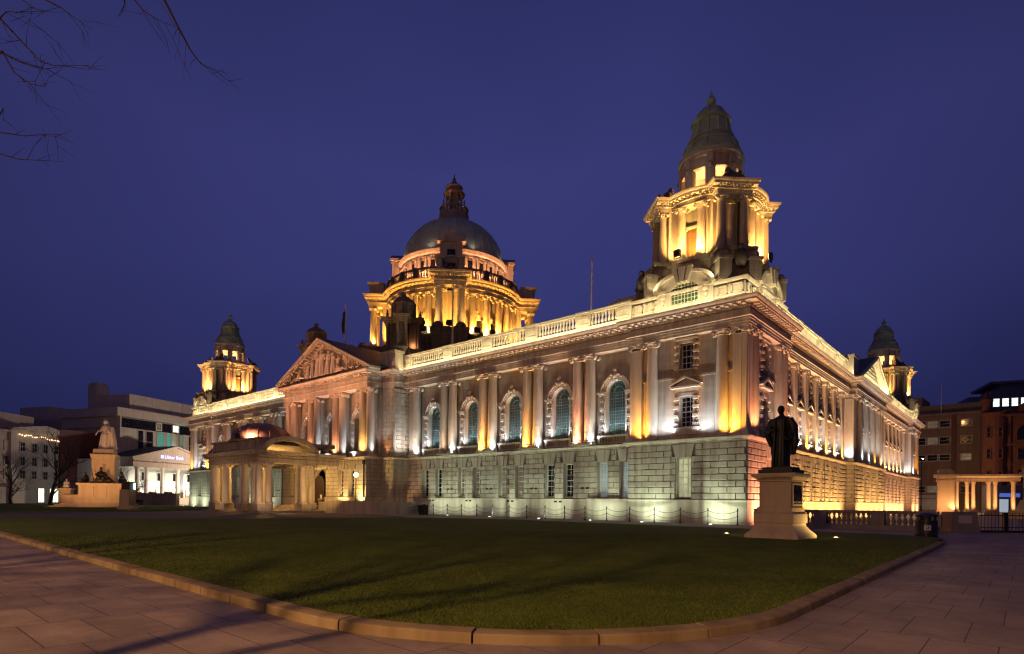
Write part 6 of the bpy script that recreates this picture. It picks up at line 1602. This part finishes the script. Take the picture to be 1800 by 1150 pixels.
for k, nm in ((3,'facing the lawn'),(0,'facing the side garden')):
    a = (3*PI/2 if k == 3 else 0); px0, py0 = polar(4.15, a, -.55 if k == 3 else .5)
    floodlight((TOW[0][0]+px0,TOW[0][1]+py0,18.3), (TOW[0][0],TOW[0][1],20), 'dark floodlight box on the near corner tower ledge, '+nm, 'floodlights on the tower and dome ledges', 1.0)
# dome
nf = 0
for k in range(4):
    th = PI/4+k*PI/2
    for d_ in (17,29,41,50,61,73):
        a = th+rad(d_); px0, py0 = polar(8.95, a); tx, ty = polar(7.2, a)
        spot((DX+px0,DY+py0,21.7), (DX+tx,DY+ty,24.0), 3400, (1,.41,.06), 150)
    px0, py0 = polar(10.75, th); tx, ty = polar(8.6, th); spot((DX+px0,DY+py0,21.75), (DX+tx,DY+ty,23.4), 2300, (1,.42,.06), 120)
    for t_ in (-3.0,3.0):
        px0, py0 = polar(10.2, th, t_*.62); tx, ty = polar(10.4, th, t_*.4); spot((DX+px0,DY+py0,21.7), (DX+tx,DY+ty,24.5), 1500, (1,.46,.1), 100)
    for d_ in (12,27,38,52,63,78):
        a = th+rad(d_); px0, py0 = polar(7.9, a); tx, ty = polar(6.9, a); spot((DX+px0,DY+py0,28.4), (DX+tx,DY+ty,30.4), 950, (1,.40,.18), 150)
    for t_ in (-2.4,2.4): px0, py0 = polar(8.0, th, t_); tx, ty = polar(7.9, th, t_*.5); spot((DX+px0,DY+py0,28.4), (DX+tx,DY+ty,32.4), 1300, (1,.36,.18), 110)
    for t_ in (-2.5,2.5): px0, py0 = polar(11.7, th, t_); tx, ty = polar(10.35, th, t_*.52); spot((DX+px0,DY+py0,21.8), (DX+tx,DY+ty,24.2), 700, (1,.5,.12), 100)
    for d_ in (22.5,67.5): px0, py0 = polar(7.25, th+rad(d_)); tx, ty = polar(5.6, th+rad(d_)); spot((DX+px0,DY+py0,32.7), (DX+tx,DY+ty,36.5), 14, (1,.86,.68), 140)  # faint unseen spots added to stand in for city glow on the shell
for k in range(4): px0, py0 = polar(1.75, k*PI/2); spot((DX+px0,DY+py0,40.0), (DX,DY,42.2), 300, (1,.62,.25), 120)  # unseen spots added to brighten the lantern body
spot((-16.6,6.4,14.6), (-16.6,7.2,21), 1300, (1,.85,.7), 40)
for th_, r_, t_, nm in ((-45,12.3,0,'on the front lobe between its two columns'),(-65,9.3,0,'left of the front lobe'),(-25,9.3,0,'right of the front lobe'),(-12,9.3,0,'far right along the drum')):
    px0, py0 = polar(r_-.9 if t_ == 0 and r_ > 12 else r_, rad(th_)); floodlight((DX+px0,DY+py0,21.35), (DX,DY,24), 'dark floodlight box at the dome drum foot, '+nm, 'floodlights on the tower and dome ledges', 1.5)
# cupolas lit from inside the arches, porch, monuments
for x, y in CUP: spot((x-.2,y+1.2,17.4), (x,y,19.5), 250, (1,.45,.18), 120); point((x+1.3,y+.2,17.5), 40, (1,.4,.15), .05)
floodlight((-44.2,-12.45,7.05), (-45,-9.4,8.4), 'dark floodlight box aimed at the small copper porch dome', 'floodlights on the tower and dome ledges', 1.1)
spot((-42.6,-12.3,7.15), (-44.4,-9.8,8.2), 1900, (1,.47,.28), 120)
point((-45,-9.4,4.4), 800, (1,.55,.14), .3); spot((-40.0,-8.2,.9), (-41.5,-8.8,6.2), 1300, (1,.58,.12), 110); spot((-49.8,-11.2,.9), (-50.4,-12.2,4), 300, (1,.52,.12), 110)
spot((-47.5,-16.5,.3), (-46.5,-12,3.6), 520, (1,.62,.34), 100); spot((-37.2,-13.6,.3), (-40.5,-10.8,3.4), 420, (1,.60,.32), 100)
point((-45,-5.6,3.6), 350, (1,.6,.2), .2); spot((-36.0,-8.5,.3), (-39.2,-7.2,4.5), 1100, (1,.56,.18), 120)
q0 = Vector((-74.9,-15.6,0))
for dx, dy, e_ in ((3,-10,1900),(9,-6,2700),(10,1,1300)): spot(q0+Vector((dx,dy,.5)), q0+Vector((0,0,5.5)), e_, (1,.46,.17), 70)
